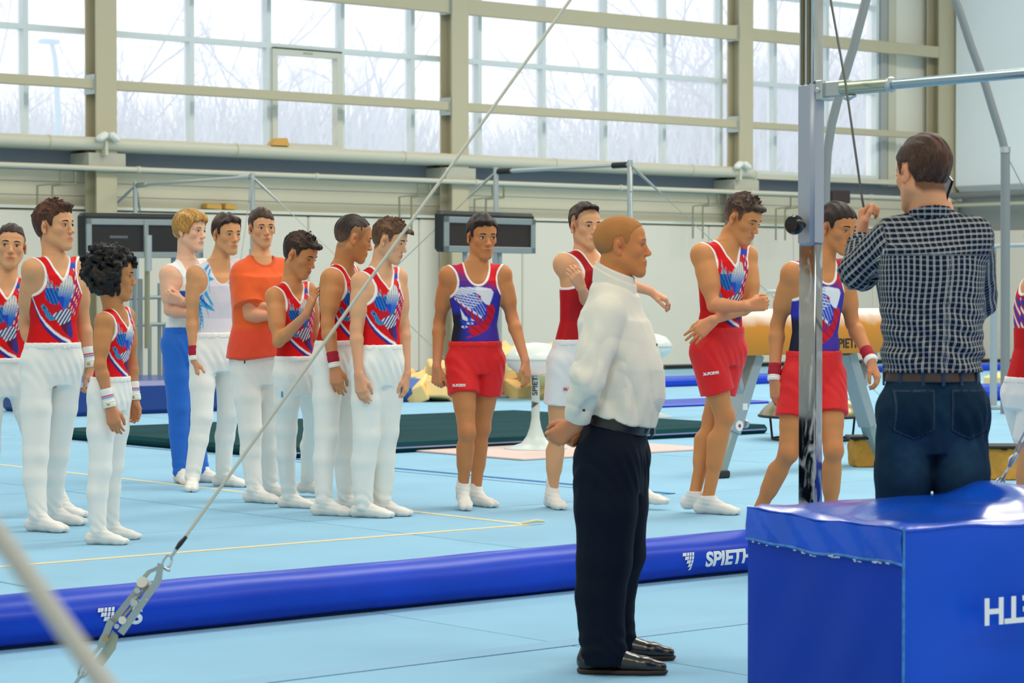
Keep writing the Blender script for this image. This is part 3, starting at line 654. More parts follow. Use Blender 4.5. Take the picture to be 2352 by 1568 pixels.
def chain(pts_a, pts_b, name, parent, link=.05, r=.006, m=steel):
    a, b = Vector(pts_a), Vector(pts_b); d = b - a; n = max(int(d.length / (link * .78)), 1); d.normalize(); u = d.orthogonal().normalized(); v = d.cross(u); out = []
    for i in range(n):
        c = a + d * link * .78 * (i + .5); s_, t_ = (u, v) if i % 2 else (v, u); pts = []
        for k in range(12):
            an = 2 * math.pi * k / 12; pts.append(c + d * (math.cos(an) * link * .5 + (math.copysign(link * .06, math.cos(an)))) + s_ * math.sin(an) * link * .27)
        MB().tube(pts, r, 6, closed=True).build(name, m, parent, True)
MB().tube([(.30, 0, zl), (.30, 0, zl - .10)], .02, 8).build('hook', steel, ph, True)
chain((.30, -.02, zl - .10), (.22, -.05, zl - .36), 'chain_link', ph, .07, .007); chain((.30, .03, zl - .12), (.33, .05, .06), 'chain_link', ph, .07, .007)
# metal dome
q = OZ(1866, 1010, ZF); t = thing('metal_dome', 'shiny bronze dome on a black ring stand behind the pommel horse', 'trampoline dome', q)
dm = MB().lathe([(.43, .20), (.45, .215), (.44, .235), (.40, .28), (.32, .345), (.2, .395), (.1, .415), (.01, .42)], (0, 0, 0), 40).build('dome', mat('bronze', (150, 140, 108), .28, 1.0), t, True)
MB().tube([(.45 * math.cos(a_), .45 * math.sin(a_), .205) for a_ in np.linspace(0, 2 * math.pi, 36, False)], .012, 6, closed=True).build('rim', blackm, t, True)
MB().tube([(.34 * math.cos(a_), .34 * math.sin(a_), .012) for a_ in np.linspace(0, 2 * math.pi, 36, False)], .010, 6, closed=True).build('floor_ring', blackm, t, True)
for a_ in np.linspace(.4, .4 + 2 * math.pi, 6, False): MB().tube([(.34 * math.cos(a_), .34 * math.sin(a_), .01), (.36 * math.cos(a_), .36 * math.sin(a_), .205)], .011, 6).build('leg', blackm, t, True)
# rough yellow blocks with dark tops
rockf = mat('rough_foam', (206, 150, 62), .95, bump=1.0, bscale=9, var=.25, vscale=6)
for i, (px, py, w_, h_, lab) in enumerate(((1996, 1070, .26, .20, 'rough yellow foam block with black top, left of the man in jeans'), (2150, 1086, .22, .20, 'rough yellow foam block glimpsed between the legs of the man in jeans'), (2296, 1099, .34, .21, 'rough yellow foam block with black top, right of the man in jeans'))):
    q = OZ(px, py, ZF); t = thing('foam_support', lab, 'foam block', q); t.rotation_euler = (0, 0, YAW); F = Field((-w_ / 2 - .05, -.16, -.02), (w_ / 2 + .05, .16, h_ + .05), .008)
    F.put((-w_ / 2, -.12, 0), (w_ / 2, .12, h_), lambda X, Y, Z: np.maximum.reduce([np.abs(X) - w_ / 2 + 0 * Y + 0 * Z, np.abs(Y) - .12 + 0 * X + 0 * Z, np.abs(Z - h_ / 2) - h_ / 2 + 0 * X + 0 * Y]).astype(np.float32), .01)
    F.warp(lambda x, y, z: .010 * n3(x, y, z, 34, i) + .005 * n3(x, y, z, 80, i + 2)); F.keep(lambda X, Y, Z: .001 - Z)
    F.mesh('foam', rockf, t); MB().box((0, 0, h_ + .008), (w_ + .05, .30, .02), None, .006).build('top_board', blackm, t)
# rig of grey tubes on the right
tube_g = mat('rig_grey', (128, 134, 136), .5)
t = thing('tube_rig', 'tall curved grey tube rig at the right in front of the end wall', 'gym rig', G(2308, 852, 25)); O_ = t.location.copy(); O_.z = ZF; t.location = O_
def gp(l, d): return [G(x, y, d) - O_ for x, y in l]
MB().tube(gp([(2180, -40), (2205, 28), (2232, 110), (2262, 190), (2284, 262), (2302, 320), (2309, 350), (2309, 395)], 25), .042, 12).build('curved_tube', tube_g, t, True)
pts = gp([(2309, 345), (2309, 600)], 25) + [Vector((0, 0, .0)) + (G(2309, 850, 25) - O_) * Vector((1, 1, 0))]; MB().tube(pts, .048, 12).build('post', tube_g, t, True)
MB().tube(gp([(2309, 350), (2345, 420), (2380, 480)], 25), .006, 6).build('wire', steel_d, t, True); MB().lathe([(.055, -.03), (.055, .03)], gp([(2309, 344)], 25)[0], 12).build('collar', steel, t, True)
t = thing('curved_tube', 'curved grey tube rising to the right just behind the chrome post', 'gym rig', G(1896, 850, 24)); O_ = t.location.copy(); O_.z = ZF; t.location = O_
MB().tube(gp([(2000, -40), (1984, 20), (1960, 110), (1932, 200), (1910, 285), (1900, 350), (1896, 430)], 24) + [(G(1896, 850, 24) - O_) * Vector((1, 1, 0))], .045, 12).build('tube_arm', tube_g, t, True)
t = thing('parallel_bar', 'thin steel stand with a side rail in front of the right wall pads', 'gym bar', G(2282, 834, 26)); O_ = t.location.copy(); O_.z = ZF; t.location = O_
MB().tube([(0, 0, 0), gp([(2282, 690)], 26)[0] * Vector((0, 0, 1))], .040, 10).build('post', greyp, t, True); MB().tube([gp([(2282, 700)], 26)[0] * Vector((0, 0, 1)), gp([(2282, 572)], 26)[0] * Vector((0, 0, 1))], .026, 10).build('inner_post', rust, t, True)
MB().tube(gp([(2276, 568), (2300, 564), (2420, 562)], 26), .022, 10).build('rail', greyp, t, True); MB().box((0, 0, .02), (.3, .3, .04), None, .01).build('foot_plate', greyp, t)
q = OZ(2296, 882, ZF); o = MB().box((0, 0, 0), (.52, .26, .11), None, .01).build('foam_wedge', foam2); o.location = (q.x, q.y, ZF + .075); o.rotation_euler = (0, -.1, .3); tag(o, 'pale yellow foam wedge on the floor by the right poles', 'foam block')
# loudspeaker cluster left by the wall, small dark fittings
q = OY(1925, 452, 28.1); o = MB().box((0, 0, 0), (.42, .3, .22), None, .02).build('wall_heater', mat('dark_brown_box', (58, 44, 40), .6)); o.location = (q.x, 28.15, q.z); 
tag(o, 'dark box fitting on the wall just above the head of the boy behind the post', 'wall fitting')
MB().box((0, .42, 0), (.06, .5, .06)).build('bracket', steel_d, o)
def hframe(yaw, pitch, roll):
    y, p, r = (math.radians(a) for a in (yaw, pitch, roll))
    Fw = np.array([math.sin(y), -math.cos(y), 0.]); Rt = np.array([-math.cos(y), -math.sin(y), 0.]); U = np.array([0, 0, 1.])
    F2 = Fw * math.cos(p) - U * math.sin(p); U2 = U * math.cos(p) + Fw * math.sin(p)
    R2 = Rt * math.cos(r) - U2 * math.sin(r); U3 = U2 * math.cos(r) + Rt * math.sin(r)
    return np.stack([R2, F2, U3], 1)
def head_sdf(F, c, R, s, jaw=1.0):
    def E(p, r, k, op='u', rz=0):
        Q = R
        if rz:
            a = math.radians(rz); Q = R @ np.array([[math.cos(a), -math.sin(a), 0], [math.sin(a), math.cos(a), 0], [0, 0, 1]])
        F.ell(c + R @ (np.array(p) * s), np.array(r) * s, Q, k * s, op)
    def C(a, b, ra, rb, k, op='u'): F.cone(c + R @ (np.array(a) * s), c + R @ (np.array(b) * s), ra * s, rb * s, k * s, op)
    E((0, -.015, .033), (.072, .092, .080), .01); E((0, .020, .040), (.061, .063, .056), .03)
    E((0, .026, -.024), (.055 * jaw, .056, .062), .03)
    for x in (-1, 1):
        C((x * .048 * jaw, -.008, -.045), (x * .018, .060, -.096), .022, .016, .03)
        E((x * .037, .046, -.018), (.021, .024, .020), .02)
    E((0, .066, -.099), (.021, .017, .017), .02); E((0, .066, -.062), (.030, .021, .026), .02)
    for x in (-1, 1):
        C((x * .012, .080, .021), (x * .042, .066, .019), .008, .008, .014)
        E((x * .0315, .095, .002), (.016, .016, .0095), .010, 's')
    C((0, .080, .010), (0, .0965, -.026), .0065, .0095, .012); E((0, .0985, -.030), (.0115, .0105, .0095), .006)
    for x in (-1, 1):
        E((x * .0115, .0925, -.034), (.0075, .010, .0075), .006)
        E((x * .0765, -.012, -.005), (.0078, .0175, .0285), .004, 'u', x * -18)
        E((x * .0855, -.004, -.002), (.006, .009, .017), .004, 's', x * -22)
        E((x * .078, -.006, -.028), (.006, .009, .009), .005)
    C((-.018, .0835, -.0595), (.018, .0835, -.0595), .005, .005, .005); C((-.006, .086, -.058), (.006, .086, -.058), .005, .005, .004)
    C((-.014, .0835, -.0715), (.014, .0835, -.0715), .0058, .0058, .005)
HL_Y = [-.13, -.06, -.040, -.032, -.020, .008, .016, .030, .038, .058, .074, .11]
HL_Z = [-.055, -.062, -.045, -.01, .030, .034, -.002, .002, .040, .060, .070, .072]
def hairline(y, up=0.): return np.interp(y, HL_Y, HL_Z) + up
def hair_mat():
    if 'hair' in _M: return _M['hair']
    m = bpy.data.materials.new('hair'); m.use_nodes = True; n = m.node_tree.nodes; L = m.node_tree.links; b = n['Principled BSDF']; b.inputs['Roughness'].default_value = .5; b.inputs['Specular IOR Level'].default_value = .3
    a = n.new('ShaderNodeAttribute'); a.attribute_name = 'Col'; h = n.new('ShaderNodeAttribute'); h.attribute_name = 'hq'
    mp = n.new('ShaderNodeMapping'); mp.inputs['Scale'].default_value = (420, 60, 60); t = n.new('ShaderNodeTexNoise'); t.inputs['Scale'].default_value = 1; t.inputs['Detail'].default_value = 3; t.inputs['Distortion'].default_value = .6
    L.new(h.outputs['Vector'], mp.inputs[0]); L.new(mp.outputs[0], t.inputs['Vector']); r = n.new('ShaderNodeMapRange'); r.inputs[1].default_value = .35; r.inputs[2].default_value = .66; r.inputs[3].default_value = .45; r.inputs[4].default_value = 1.7
    L.new(t.outputs['Fac'], r.inputs[0]); x = n.new('ShaderNodeMix'); x.data_type = 'RGBA'; x.blend_type = 'MULTIPLY'; x.inputs[0].default_value = 1; L.new(a.outputs['Color'], x.inputs[6]); L.new(r.outputs[0], x.inputs[7]); L.new(x.outputs[2], b.inputs['Base Color'])
    bp = n.new('ShaderNodeBump'); bp.inputs['Strength'].default_value = .7; bp.inputs['Distance'].default_value = .004; L.new(t.outputs['Fac'], bp.inputs['Height']); L.new(bp.outputs[0], b.inputs['Normal']); _M['hair'] = m; return m
def build_hair(parent, c, R, s, hs):
    st = hs.get('style', 'short'); hcol = lin(hs['col']); hi = lin(hs.get('hi', tuple(min(255, int(v * 1.5 + 12)) for v in hs['col'])))
    ex = .05 * s if st in ('curly', 'long') else .03 * s
    lo = c - np.array([.125, .125, .135]) * s - ex; hi_ = c + np.array([.125, .125, .13]) * s + ex
    F = Field(lo, hi_, .0042 if st != 'curly' else .005)
    tt, ts, tb = hs.get('t', (.014, .004, .008)); up = hs.get('up', 0.)
    E = lambda p, r, k=.02: F.ell(c + R @ (np.array(p) * s), np.array(r) * s, R, k * s)
    A = np.linalg.inv(R)
    def loc(X, Y, Z):
        x, y, z = X - c[0], Y - c[1], Z - c[2]
        return [(A[i][0] * x + A[i][1] * y + A[i][2] * z) / s for i in range(3)]
    if st == 'curly':
        r2 = np.random.default_rng(5)
        E((0, -.030, .030), (.098, .112, .100)); E((0, -.045, -.03), (.085, .085, .075))
        for i in range(420):
            v = r2.normal(size=3); v /= np.linalg.norm(v); p = v * np.array([.112, .122, .112]) + np.array([0, -.028, .028])
            if p[1] > .045 and p[2] < .055: continue
            if p[2] < -.085: continue
            rr = r2.uniform(.010, .019)
            F.cone(c + R @ (p * s), c + R @ ((p * 1.05 + r2.normal(size=3) * .012) * s), rr * s, rr * .7 * s, .003)
        def kp(X, Y, Z):
            x, y, z = loc(X, Y, Z)
            return np.maximum(-(z + .10), np.minimum(y - .035, .05 - z - np.maximum(0, .05 - np.abs(x)) * .1)) * s
        F.keep(kp); amp, fr = .004, 170
    elif st == 'cap':
        E((0, -.015, .033), (.0740, .0940, .0820)); E((0, .020, .040), (.063, .065, .058), .03); F.keep(lambda X, Y, Z: (lambda q: (hairline(q[1], up) - q[2]) * s)(loc(X, Y, Z))); amp, fr = .0006, 200
    else:
        E((0, -.015, .035), (.072 + ts, .092 + tb, .080 + tt)); E((0, .018, .042), (.060 + ts, .063 + ts, .055 + tt * .9), .02)
        for e in hs.get('extra', ()): E(*e)
        ln = hs.get('low')
        def kp(X, Y, Z):
            x, y, z = loc(X, Y, Z)
            hl = hairline(y, up)
            if ln: hl = np.interp(y, *ln)
            if 'fr' in hs: hl = hl - hs['fr'] * np.clip((y - .03) / .04, 0, 1) * (1 if hs.get('fs', 0) == 0 else np.clip(.5 + hs['fs'] * x / .05, 0, 1))
            return (hl - z + .003 * np.sin(x * 260 + 3 * np.sin(y * 90))) * s
        F.keep(kp)
        r2 = np.random.default_rng(int(hs['col'][0]) + int(up * 1000)); fw_ = hs.get('flow', (0, .8, .25)); tl_ = hs.get('tl', 1.)
        for i in range(150 if hs.get('tuft', 0) else 0):
            v = r2.normal(size=3); v[2] = abs(v[2]) * 1.1 + .15; v[1] += .35; v /= np.linalg.norm(v); p = np.array([0, -.012, .036]) + v * (np.array([.072, .090, .080]) + np.array([ts, tb, tt]) * .85)
            if p[2] < .055 or (p[2] < hairline(p[1]) + .012): continue
            d = nrm(np.array(fw_) + v * .35 + r2.normal(size=3) * .22); a = c + R @ ((p - d * .008) * s); L_ = r2.uniform(.010, .020) * tl_
            F.cone(a, c + R @ ((p + d * L_) * s), .0062 * s, .0026 * s, .004)
        amp, fr = hs.get('amp', .0032), hs.get('freq', 120)
    def wp(X, Y, Z):
        x, y, z = loc(X, Y, Z)
        if st == 'curly': return amp * n3(x, y, z, fr, 1.)
        return amp * s * (np.sin(x * fr * 1.6 + 2.2 * np.sin(y * 28 + z * 20)) * .6 + n3(x, y * .3, z * .5, fr * 1.3, 2.) * .7)
    F.warp(wp)
    def colf(P):
        q = (P - c) @ R / s
        t = np.clip(.5 + .5 * np.sin(q[:, 0] * 190 + 2.5 * np.sin(q[:, 1] * 30 + q[:, 2] * 25)), 0, 1) * smooth(n3(q[:, 0], q[:, 1] * .4, q[:, 2] * .6, 60, 3), -.3, .8)
        if st == 'cap': t = .5 + .5 * n3(q[:, 0], q[:, 1], q[:, 2], 40, 3)
        k = hcol[None] * (1 - t[:, None] * .55) + hi[None] * t[:, None] * .55
        if 'fade' in hs:
            f = smooth(q[:, 2], -.06, hs['fade'])[:, None]; k = k * f + lin(hs.get('fcol', (150, 110, 80)))[None] * (1 - f)
        return k
    def hqf(P):
        q = (P - c) @ R / s; y_, z_ = q[:, 1] + .015, q[:, 2] - .033; wt = smooth(np.abs(q[:, 0]) / np.sqrt(q[:, 0] ** 2 + y_ ** 2 + z_ ** 2 + 1e-6), .45, .85)
        return np.stack([q[:, 0] * (1 - wt) + (y_ + .35 * z_) * .8 * wt, y_ * (1 - wt * .9), z_ * .8], 1)
    return F.mesh('hair', hair_mat() if st != 'cap' else mat('buzz_hair', rough=.75, attr='Col', spec=.2, bump=.5, bscale=500), parent, colf, {'hq': hqf})
def face_parts(parent, c, R, s, sp):
    T = lambda p: tuple(c + R @ (np.array(p) * s))
    bc = sp.get('brow', (50, 34, 24)); lid = sp.get('lid', 0.0)
    wm = mat('eye_white', (226, 218, 210), .25, spec=.6); im = mat('iris_dark', sp.get('iris', (46, 30, 20)), .12, spec=.7)
    lm = mat('eyelash_dark', (40, 26, 20), .7)
    for x in (-1, 1):
        ec = np.array([x * .0315, .0605, .0015]); r = .0215; mb = MB(); mb.m(wm)
        op = .0052 * (1 - lid); n = 9; vs = []; fs = []
        def pt(u, w, rr=r):
            w2 = w; yy = math.sqrt(max(rr * rr - u * u - w2 * w2, 1e-6)); return T((ec[0] + u, ec[1] + yy, ec[2] + w2))
        for i in range(n):
            a = -1 + 2 * i / (n - 1); hh = op * max(1 - abs(a) ** 2.2, .02)
            for j in (-1, -.33, .33, 1): vs.append(pt(a * .0135, hh * j * (1 if j < 0 else 1.0) + .0008 * x * a))
        for i in range(n - 1):
            for j in range(3): fs.append((i * 4 + j, i * 4 + j + 1, i * 4 + j + 5, i * 4 + j + 4))
        mb.add(vs, fs); mb.m(im)
        lk = sp.get('look', 0.) ; vs = [pt(lk, 0, r + .0009)]; fs = []
        for k in range(14):
            a = 2 * math.pi * k / 14; w = .0062 * math.sin(a); w = max(min(w, op * .98), -op * .98); vs.append(pt(lk + .0062 * math.cos(a), w, r + .0007))
        fs = [(0, 1 + k, 1 + (k + 1) % 14) for k in range(14)]; mb.add(vs, fs)
        mb.build('eye', None, parent, True)
        mb = MB(); pts = []; rs = []
        for i in range(9):
            a = -1 + 2 * i / 8; hh = op * max(1 - abs(a) ** 2.2, .0); pts.append(pt(a * .0142, hh + .0006 + .0008 * x * a, r + .0006)); rs.append((.0007 + .0008 * (1 - a * a)) * s)
        mb.tube(pts, rs, 6); mb.build('eyelid', lm, parent, True)
        mb = MB(); pts = []; rs = []
        for i in range(9):
            a = i / 8; u = .011 + a * .036; z = .0205 + .006 * math.sin(a * 2.4) - .004 * a + sp.get('browz', 0)
            y = .0885 - 8.5 * max(u - .012, 0) ** 2 * 1.25 - (.002 if a < .1 else 0); pts.append(T((x * u, y - .001, z))); rs.append((.0032 * (1 - a) ** .5 + .0009) * s * sp.get('browt', 1))
        mb.tube(pts, rs, 6); mb.build('eyebrow', mat('brow_%d' % sum(bc), bc, .9), parent, True)
    mb = MB(); m2 = mat('lip_line', (120, 55, 48), .6)
    mb.tube([T((u, .0895 - 14 * u * u, -.0655 - 2.0 * u * u)) for u in np.linspace(-.021, .021, 9)], [.0004 * s] + [.0011 * s] * 7 + [.0004 * s], 6)
    mb.build('mouth_line', m2, parent, True)
def hand_sdf(F, w, tip, n, th, s, curl=.35, spread=.06, tcurl=.3, k=.004, fat=1.0):
    w = np.asarray(w, float); d = nrm(np.asarray(tip, float) - w); n = nrm(np.asarray(n, float)); n = nrm(n - d * (n @ d))
    l = np.cross(d, n); th = np.asarray(th, float)
    if l @ th < 0: l = -l
    pl = .088 * s; f = []
    cu = curl if hasattr(curl, '__len__') else [curl] * 4
    for i, (o, L, r) in enumerate(((.027, .072, .0086), (.009, .080, .0089), (-.009, .075, .0086), (-.026, .060, .0078))):
        kb = w + d * pl * (1 - .04 * abs(i - 1)) + l * o * s; r *= s * fat
        F.cone(w + l * o * .5 * s, kb, .0155 * s * fat, .0128 * s * fat, .012 * s)
        a = cu[i] * .9; dd = nrm(d + l * spread * (1.5 - i)); p = kb
        for j, fr in enumerate((.45, .30, .25)):
            dj = dd * math.cos(a) + n * math.sin(a); q = p + dj * L * s * fr
            F.cone(p, q, r * (1 - .1 * j), r * (.9 - .1 * j), k if j else .006); p = q; a += cu[i] * 1.25
        f.append(p)
    b = w + d * .022 * s + l * .014 * s + n * .008 * s; q = b + (d * .75 + l * .62 + n * .25) * .040 * s
    F.cone(b, q, .0165 * s * fat, .0125 * s * fat, .014 * s)
    q2 = q + nrm(d * .9 + l * (.42 - tcurl) + n * (.1 + tcurl)) * .032 * s; F.cone(q, q2, .0108 * s * fat, .0095 * s * fat, .006)
    q3 = q2 + nrm(d * .95 + l * (.2 - 1.5 * tcurl) + n * (.1 + tcurl)) * .026 * s; F.cone(q2, q3, .0095 * s * fat, .008 * s * fat, k)
SKIN = (220, 160, 114)
def person(sp):
    zf = sp.get('zf', .19); ft = sp['feet']
    d0 = sp.get('d') or sum(dz(f[0], f[1], zf) for f in ft.values()) / len(ft)
    x0 = sum((f[0] - CX) / F_PX for f in ft.values()) / len(ft) * d0
    O = np.array([x0, d0, zf]); Q = lambda t, dd=0.: yf(t[0], t[1], d0 + dd) - O
    top, sole = sp['span']; s = (sole - top) * d0 / F_PX / 1.72 * sp.get('sc', 1.0)
    root = thing('person', sp['label'], 'person', y2w(O), YAW, sp.get('group'))
    ty = math.radians(sp['ty']); hy = math.radians(sp.get('hy', sp['ty'])); Wd = .33 * s; Hd = .17 * s
    J = {}
    def jt(key, side, dflt):
        t = sp[key][side]; dd = t[2] if len(t) > 2 else dflt; J[key + side] = Q(t, dd); J['d' + key + side] = dd
    for sd, sg in (('L', 1), ('R', -1)):
        jt('sh', sd, sg * Wd / 2 * math.sin(ty)); jt('el', sd, J['dsh' + sd]); jt('wr', sd, J['del' + sd])
    hipc = Q(sp['hip']) + np.array([0, sp.get('hipd', 0), 0]); lat = np.array([math.cos(hy), math.sin(hy), 0]) * Hd / 2
    J['hpL'] = hipc + lat; J['hpR'] = hipc - lat
    hipc[2] += 0
    for sd in 'LR':
        f = ft[sd]; g = OZ(f[0], f[1], zf); loc = np.array([(f[0] - CX) / F_PX * dz(f[0], f[1], zf), dz(f[0], f[1], zf), zf]) - O
        if sp.get('d') and not sp.get('ground'): loc = Q((f[0], f[1])); loc[1] += f[4] if len(f) > 4 else 0
        yw = math.radians(f[2]); fd = np.array([math.sin(yw), -math.cos(yw), 0]); lift = f[3] if len(f) > 3 else 0
        J['gr' + sd] = loc; J['fd' + sd] = fd; J['an' + sd] = loc + np.array([0, 0, .078 * s + lift]); J['lift' + sd] = lift
        kt = sp['kn'][sd]; J['kn' + sd] = Q(kt, kt[2] if len(kt) > 2 else (J['hp' + sd][1] + J['an' + sd][1]) / 2)
    nb = Q(sp['neck']); shc = (J['shL'] + J['shR']) / 2
    zS = shc[2]; zH = hipc[2]; T = zS - zH; zW = zH + .42 * T
    bw = sp.get('bw', 1.0); bd = sp.get('bd', bw); belly = sp.get('belly', 0.); wid = sp.get('wd', (1, 1, 1))
    st = []
    for t, hw, f, b, off in ((-.24, .09, .080, .080, 0), (-.12, .135, .092, .102, 0), (0, .148, .094, .110, 0), (.18, .141, .094, .100, 0), (.42, .121 + belly * .3, .088 + belly, .083, 0),
                            (.62, .135 + belly * .2, .104 + belly * .7, .092, 0), (.82, .155, .110, .104, 0), (.93, .154, .100, .104, 0), (1.02, .130, .075, .092, 0), (1.09, .085, .055, .070, 0), (1.14, .05, .045, .05, 0)):
        tt = min(max(t, 0), 1.0); c = hipc * (1 - tt) + shc * tt; yw = hy * (1 - tt) + ty * tt
        wf = np.interp(t, [0, .45, .85], wid)
        cv = sp.get('curve', 0.) * math.sin(math.pi * tt); c = c + np.array([math.sin(yw), -math.cos(yw), 0]) * cv
        st.append((zH + t * T, c[0], c[1], hw * s * bw * wf, f * s * bd, b * s * bd, yw))
    st = np.array(st)
    hs = sp['hh'] * (d0 + sp.get('hd', 0)) / F_PX / .240; hc = Q(sp['head'], sp.get('hd', 0)); R = hframe(*sp['face'])
    am = sp.get('am', 1.0); lg = sp.get('lg', 1.0)
    bare = sp.get('bare', False); hid = sp.get('hide', '')
    # ------------------------------------------------ body
    pts = [J[k + sd] for k in ('sh', 'el', 'wr') for sd in 'LR'] + [hc, hipc]
    if bare: pts += [J[k + sd] for k in ('kn', 'an') for sd in 'LR']
    pts = np.array(pts); lo = pts.min(0) - .24 * s; hi = pts.max(0) + .24 * s; hi[2] = hc[2] + .16 * s
    if not bare: lo[2] = min(zH - .15 * s, pts[:, 2].min() - .22 * s)
    if bare: lo[2] = max(lo[2], -.01)
    vox = sp.get('vox', .0068); fv = sp.get('fvox', .0036)
    fine = [(hc - .13 * s, hc + .135 * s, fv)]
    for sd in 'LR':
        h = sp.get('hand', {}).get(sd)
        if h:
            tp = Q(h['tip'], J['dwr' + sd] + (h['tip'][2] if len(h['tip']) > 2 else 0)); a = np.minimum(tp, J['wr' + sd]) - .035; b = np.maximum(tp, J['wr' + sd]) + .035; fine.append((a, b, .0046 if vox > .006 else .0038))
    F = Field(lo, hi, vox, fine)
    def torso(F, infl, arms=True):
        F.loft(st, infl, .03, zlo=zH - .05 * s)
        for sd, sg in (('L', 1), ('R', -1)):
            S = J['sh' + sd]; inn = nb * .6 + shc * .4
            F.cone(inn, S + np.array([0, 0, .0]), .040 * s + infl, .040 * s * am + infl, .045 * s)
            if arms: F.ell(S + np.array([0, 0, -.006]) * s, np.array([.050, .050, .056]) * s * am + infl, None, .03 * s)
    torso(F, -.002)
    F.cone(shc + np.array([0, 0, .02 * s]), hc + R @ (np.array([0, -.028, -.055]) * hs), .056 * s * sp.get('nk', 1), .050 * hs * sp.get('nk', 1), .035 * s)
    for sd in 'LR':
        if sd in hid: continue
        S, El, Wr = J['sh' + sd], J['el' + sd], J['wr' + sd]
        F.cone(S, El, .044 * s * am, .034 * s * (am * .5 + .5), .03 * s); m = S * .52 + El * .48; F.cone(S * .65 + El * .35, S * .4 + El * .6, .045 * s * am, .043 * s * am, .03)
        m = El * .75 + Wr * .25
        F.cone(El, m, .034 * s, .038 * s * (am * .6 + .4), .015); F.cone(m, Wr, .037 * s * (am * .6 + .4), .0235 * s, .012)
        F.cone(Wr, Wr + nrm(Wr - El) * .012 * s, .0225 * s, .021 * s, .01)
        h = sp.get('hand', {}).get(sd)
        if h:
            tp = Q(h['tip'], J['dwr' + sd] + (h['tip'][2] if len(h['tip']) > 2 else 0))
            hand_sdf(F, Wr + nrm(tp - Wr) * .01 * s, tp, h['n'], h['th'], s * h.get('s', 1), h.get('curl', .35), h.get('spread', .025), h.get('tc', .25))
    if bare:
        for sd in 'LR':
            H, K, A = J['hp' + sd], J['kn' + sd], J['an' + sd]; fd = J['fd' + sd]; q = s * lg
            F.cone(H, K, .076 * q, .050 * q, .015 * s); F.cone(H * .7 + K * .3, H * .35 + K * .65, .075 * q, .062 * q, .015)
            F.ell(K + fd * .012 * s, (.046 * q, .046 * q, .052 * q), None, .02); F.cone(K, A, .046 * q, .031 * q, .015)
            cm = K * .72 + A * .28 - fd * .020 * s; F.cone(cm, K * .45 + A * .55 - fd * .008 * s, .050 * q, .040 * q, .03)
            F.cone(A, A + np.array([0, 0, -.03 * s]), .032 * q, .03 * q, .01)
    head_sdf(F, hc, R, hs, sp.get('jaw', .92))
    sk = lin(sp.get('skin', SKIN)); hair = sp['hair']; sc_ = lin(hair.get('scalp', hair['col']))
    def colf(P):
        C = np.repeat(sk[None], len(P), 0); q = (P - hc) @ R / hs; inh = (np.abs(q) < .13).all(1)
        tint = lin((236, 132, 106))
        def mixc(mask, c, a):
            a = (np.clip(mask, 0, 1) * a)[:, None]; C[:] = C * (1 - a) + c[None] * a
        g = lambda p, r: np.exp(-((q[:, 0] - p[0]) ** 2 + (q[:, 1] - p[1]) ** 2 + (q[:, 2] - p[2]) ** 2) / r ** 2)
        for x in (-1, 1):
            mixc(g((x * .040, .07, -.025), .026), tint, .16); mixc(g((x * .082, -.01, 0), .022), lin((222, 116, 90)), .3); mixc(g((x * .080, -.002, -.004), .008), lin((130, 50, 36)), .7)
        mixc(g((0, .108, -.032), .016), tint, .2)
        lipm = smooth(-np.abs(q[:, 2] + .0655) + .0115 - 14 * q[:, 0] ** 2, -.001, .002) * (q[:, 1] > .07) * (np.abs(q[:, 0]) < .024)
        mixc(lipm * inh, lin((190, 98, 84)), sp.get('lips', .5))
        up = hair.get('sup', 0.0); hl = hairline(q[:, 1], up) if 'low' not in hair else np.interp(q[:, 1], *hair['low'])
        m = smooth(q[:, 2] - hl, -.012, .010) * inh * (np.abs(q[:, 0]) < .081) * (1 - smooth(np.abs(q[:, 0]), .0755, .079))
        mixc(m, sc_, hair.get('buzz', .85))
        if bare:
            for sd in 'LR':
                dk = ((P - J['kn' + sd]) ** 2).sum(1); mixc(np.exp(-dk / .055 ** 2), lin((200, 112, 84)), .35)
        for sd in 'LR':
            dk = ((P - J['el' + sd]) ** 2).sum(1); mixc(np.exp(-dk / .045 ** 2), lin((205, 120, 90)), .25)
            if sp.get('hand', {}).get(sd):
                dk = ((P - J['wr' + sd]) ** 2).sum(1); mixc(np.exp(-dk / .14 ** 2), lin((222, 150, 124)), .4)
        C *= (1 + .05 * n3(P[:, 0], P[:, 1], P[:, 2], 40, 1.))[:, None]
        return C
    F.mesh('body', mat('skin', rough=.5, attr='Col', spec=.28, bump=.08, bscale=300), root, colf)
    build_hair(root, hc, R, hs, hair)
    if not sp.get('noface'): face_parts(root, hc, R, hs, sp)
    # ------------------------------------------------ clothes
    def tc(P):
        z = P[:, 2]; I = lambda c: np.interp(z, st[:, 0], st[:, c])
        x = P[:, 0] - I(1); y = P[:, 1] - I(2); cs, sn = np.cos(I(6)), np.sin(I(6)); u = x * cs + y * sn; w = x * sn - y * cs
        ph = np.degrees(np.arctan2(u / I(3), w / ((I(4) + I(5)) / 2))); return ph, (z - zWs) / (zS + .045 * s - zWs), u, w
    zWs = Q((sp['hip'][0], sp['waist']))[2]; cst, snt = math.cos(ty), math.sin(ty)
    ctx = dict(J=J, s=s, st=st, Q=Q, root=root, zS=zS, zW=zWs, zH=zH, hipc=hipc, shc=shc, nb=nb, tc=tc, torso=torso, sp=sp, hc=hc, R=R, hs=hs, lg=lg, am=am, ty=ty, hy=hy, O=O)
    for fn, kw in sp['wear']: fn(ctx, **kw)
    return ctx
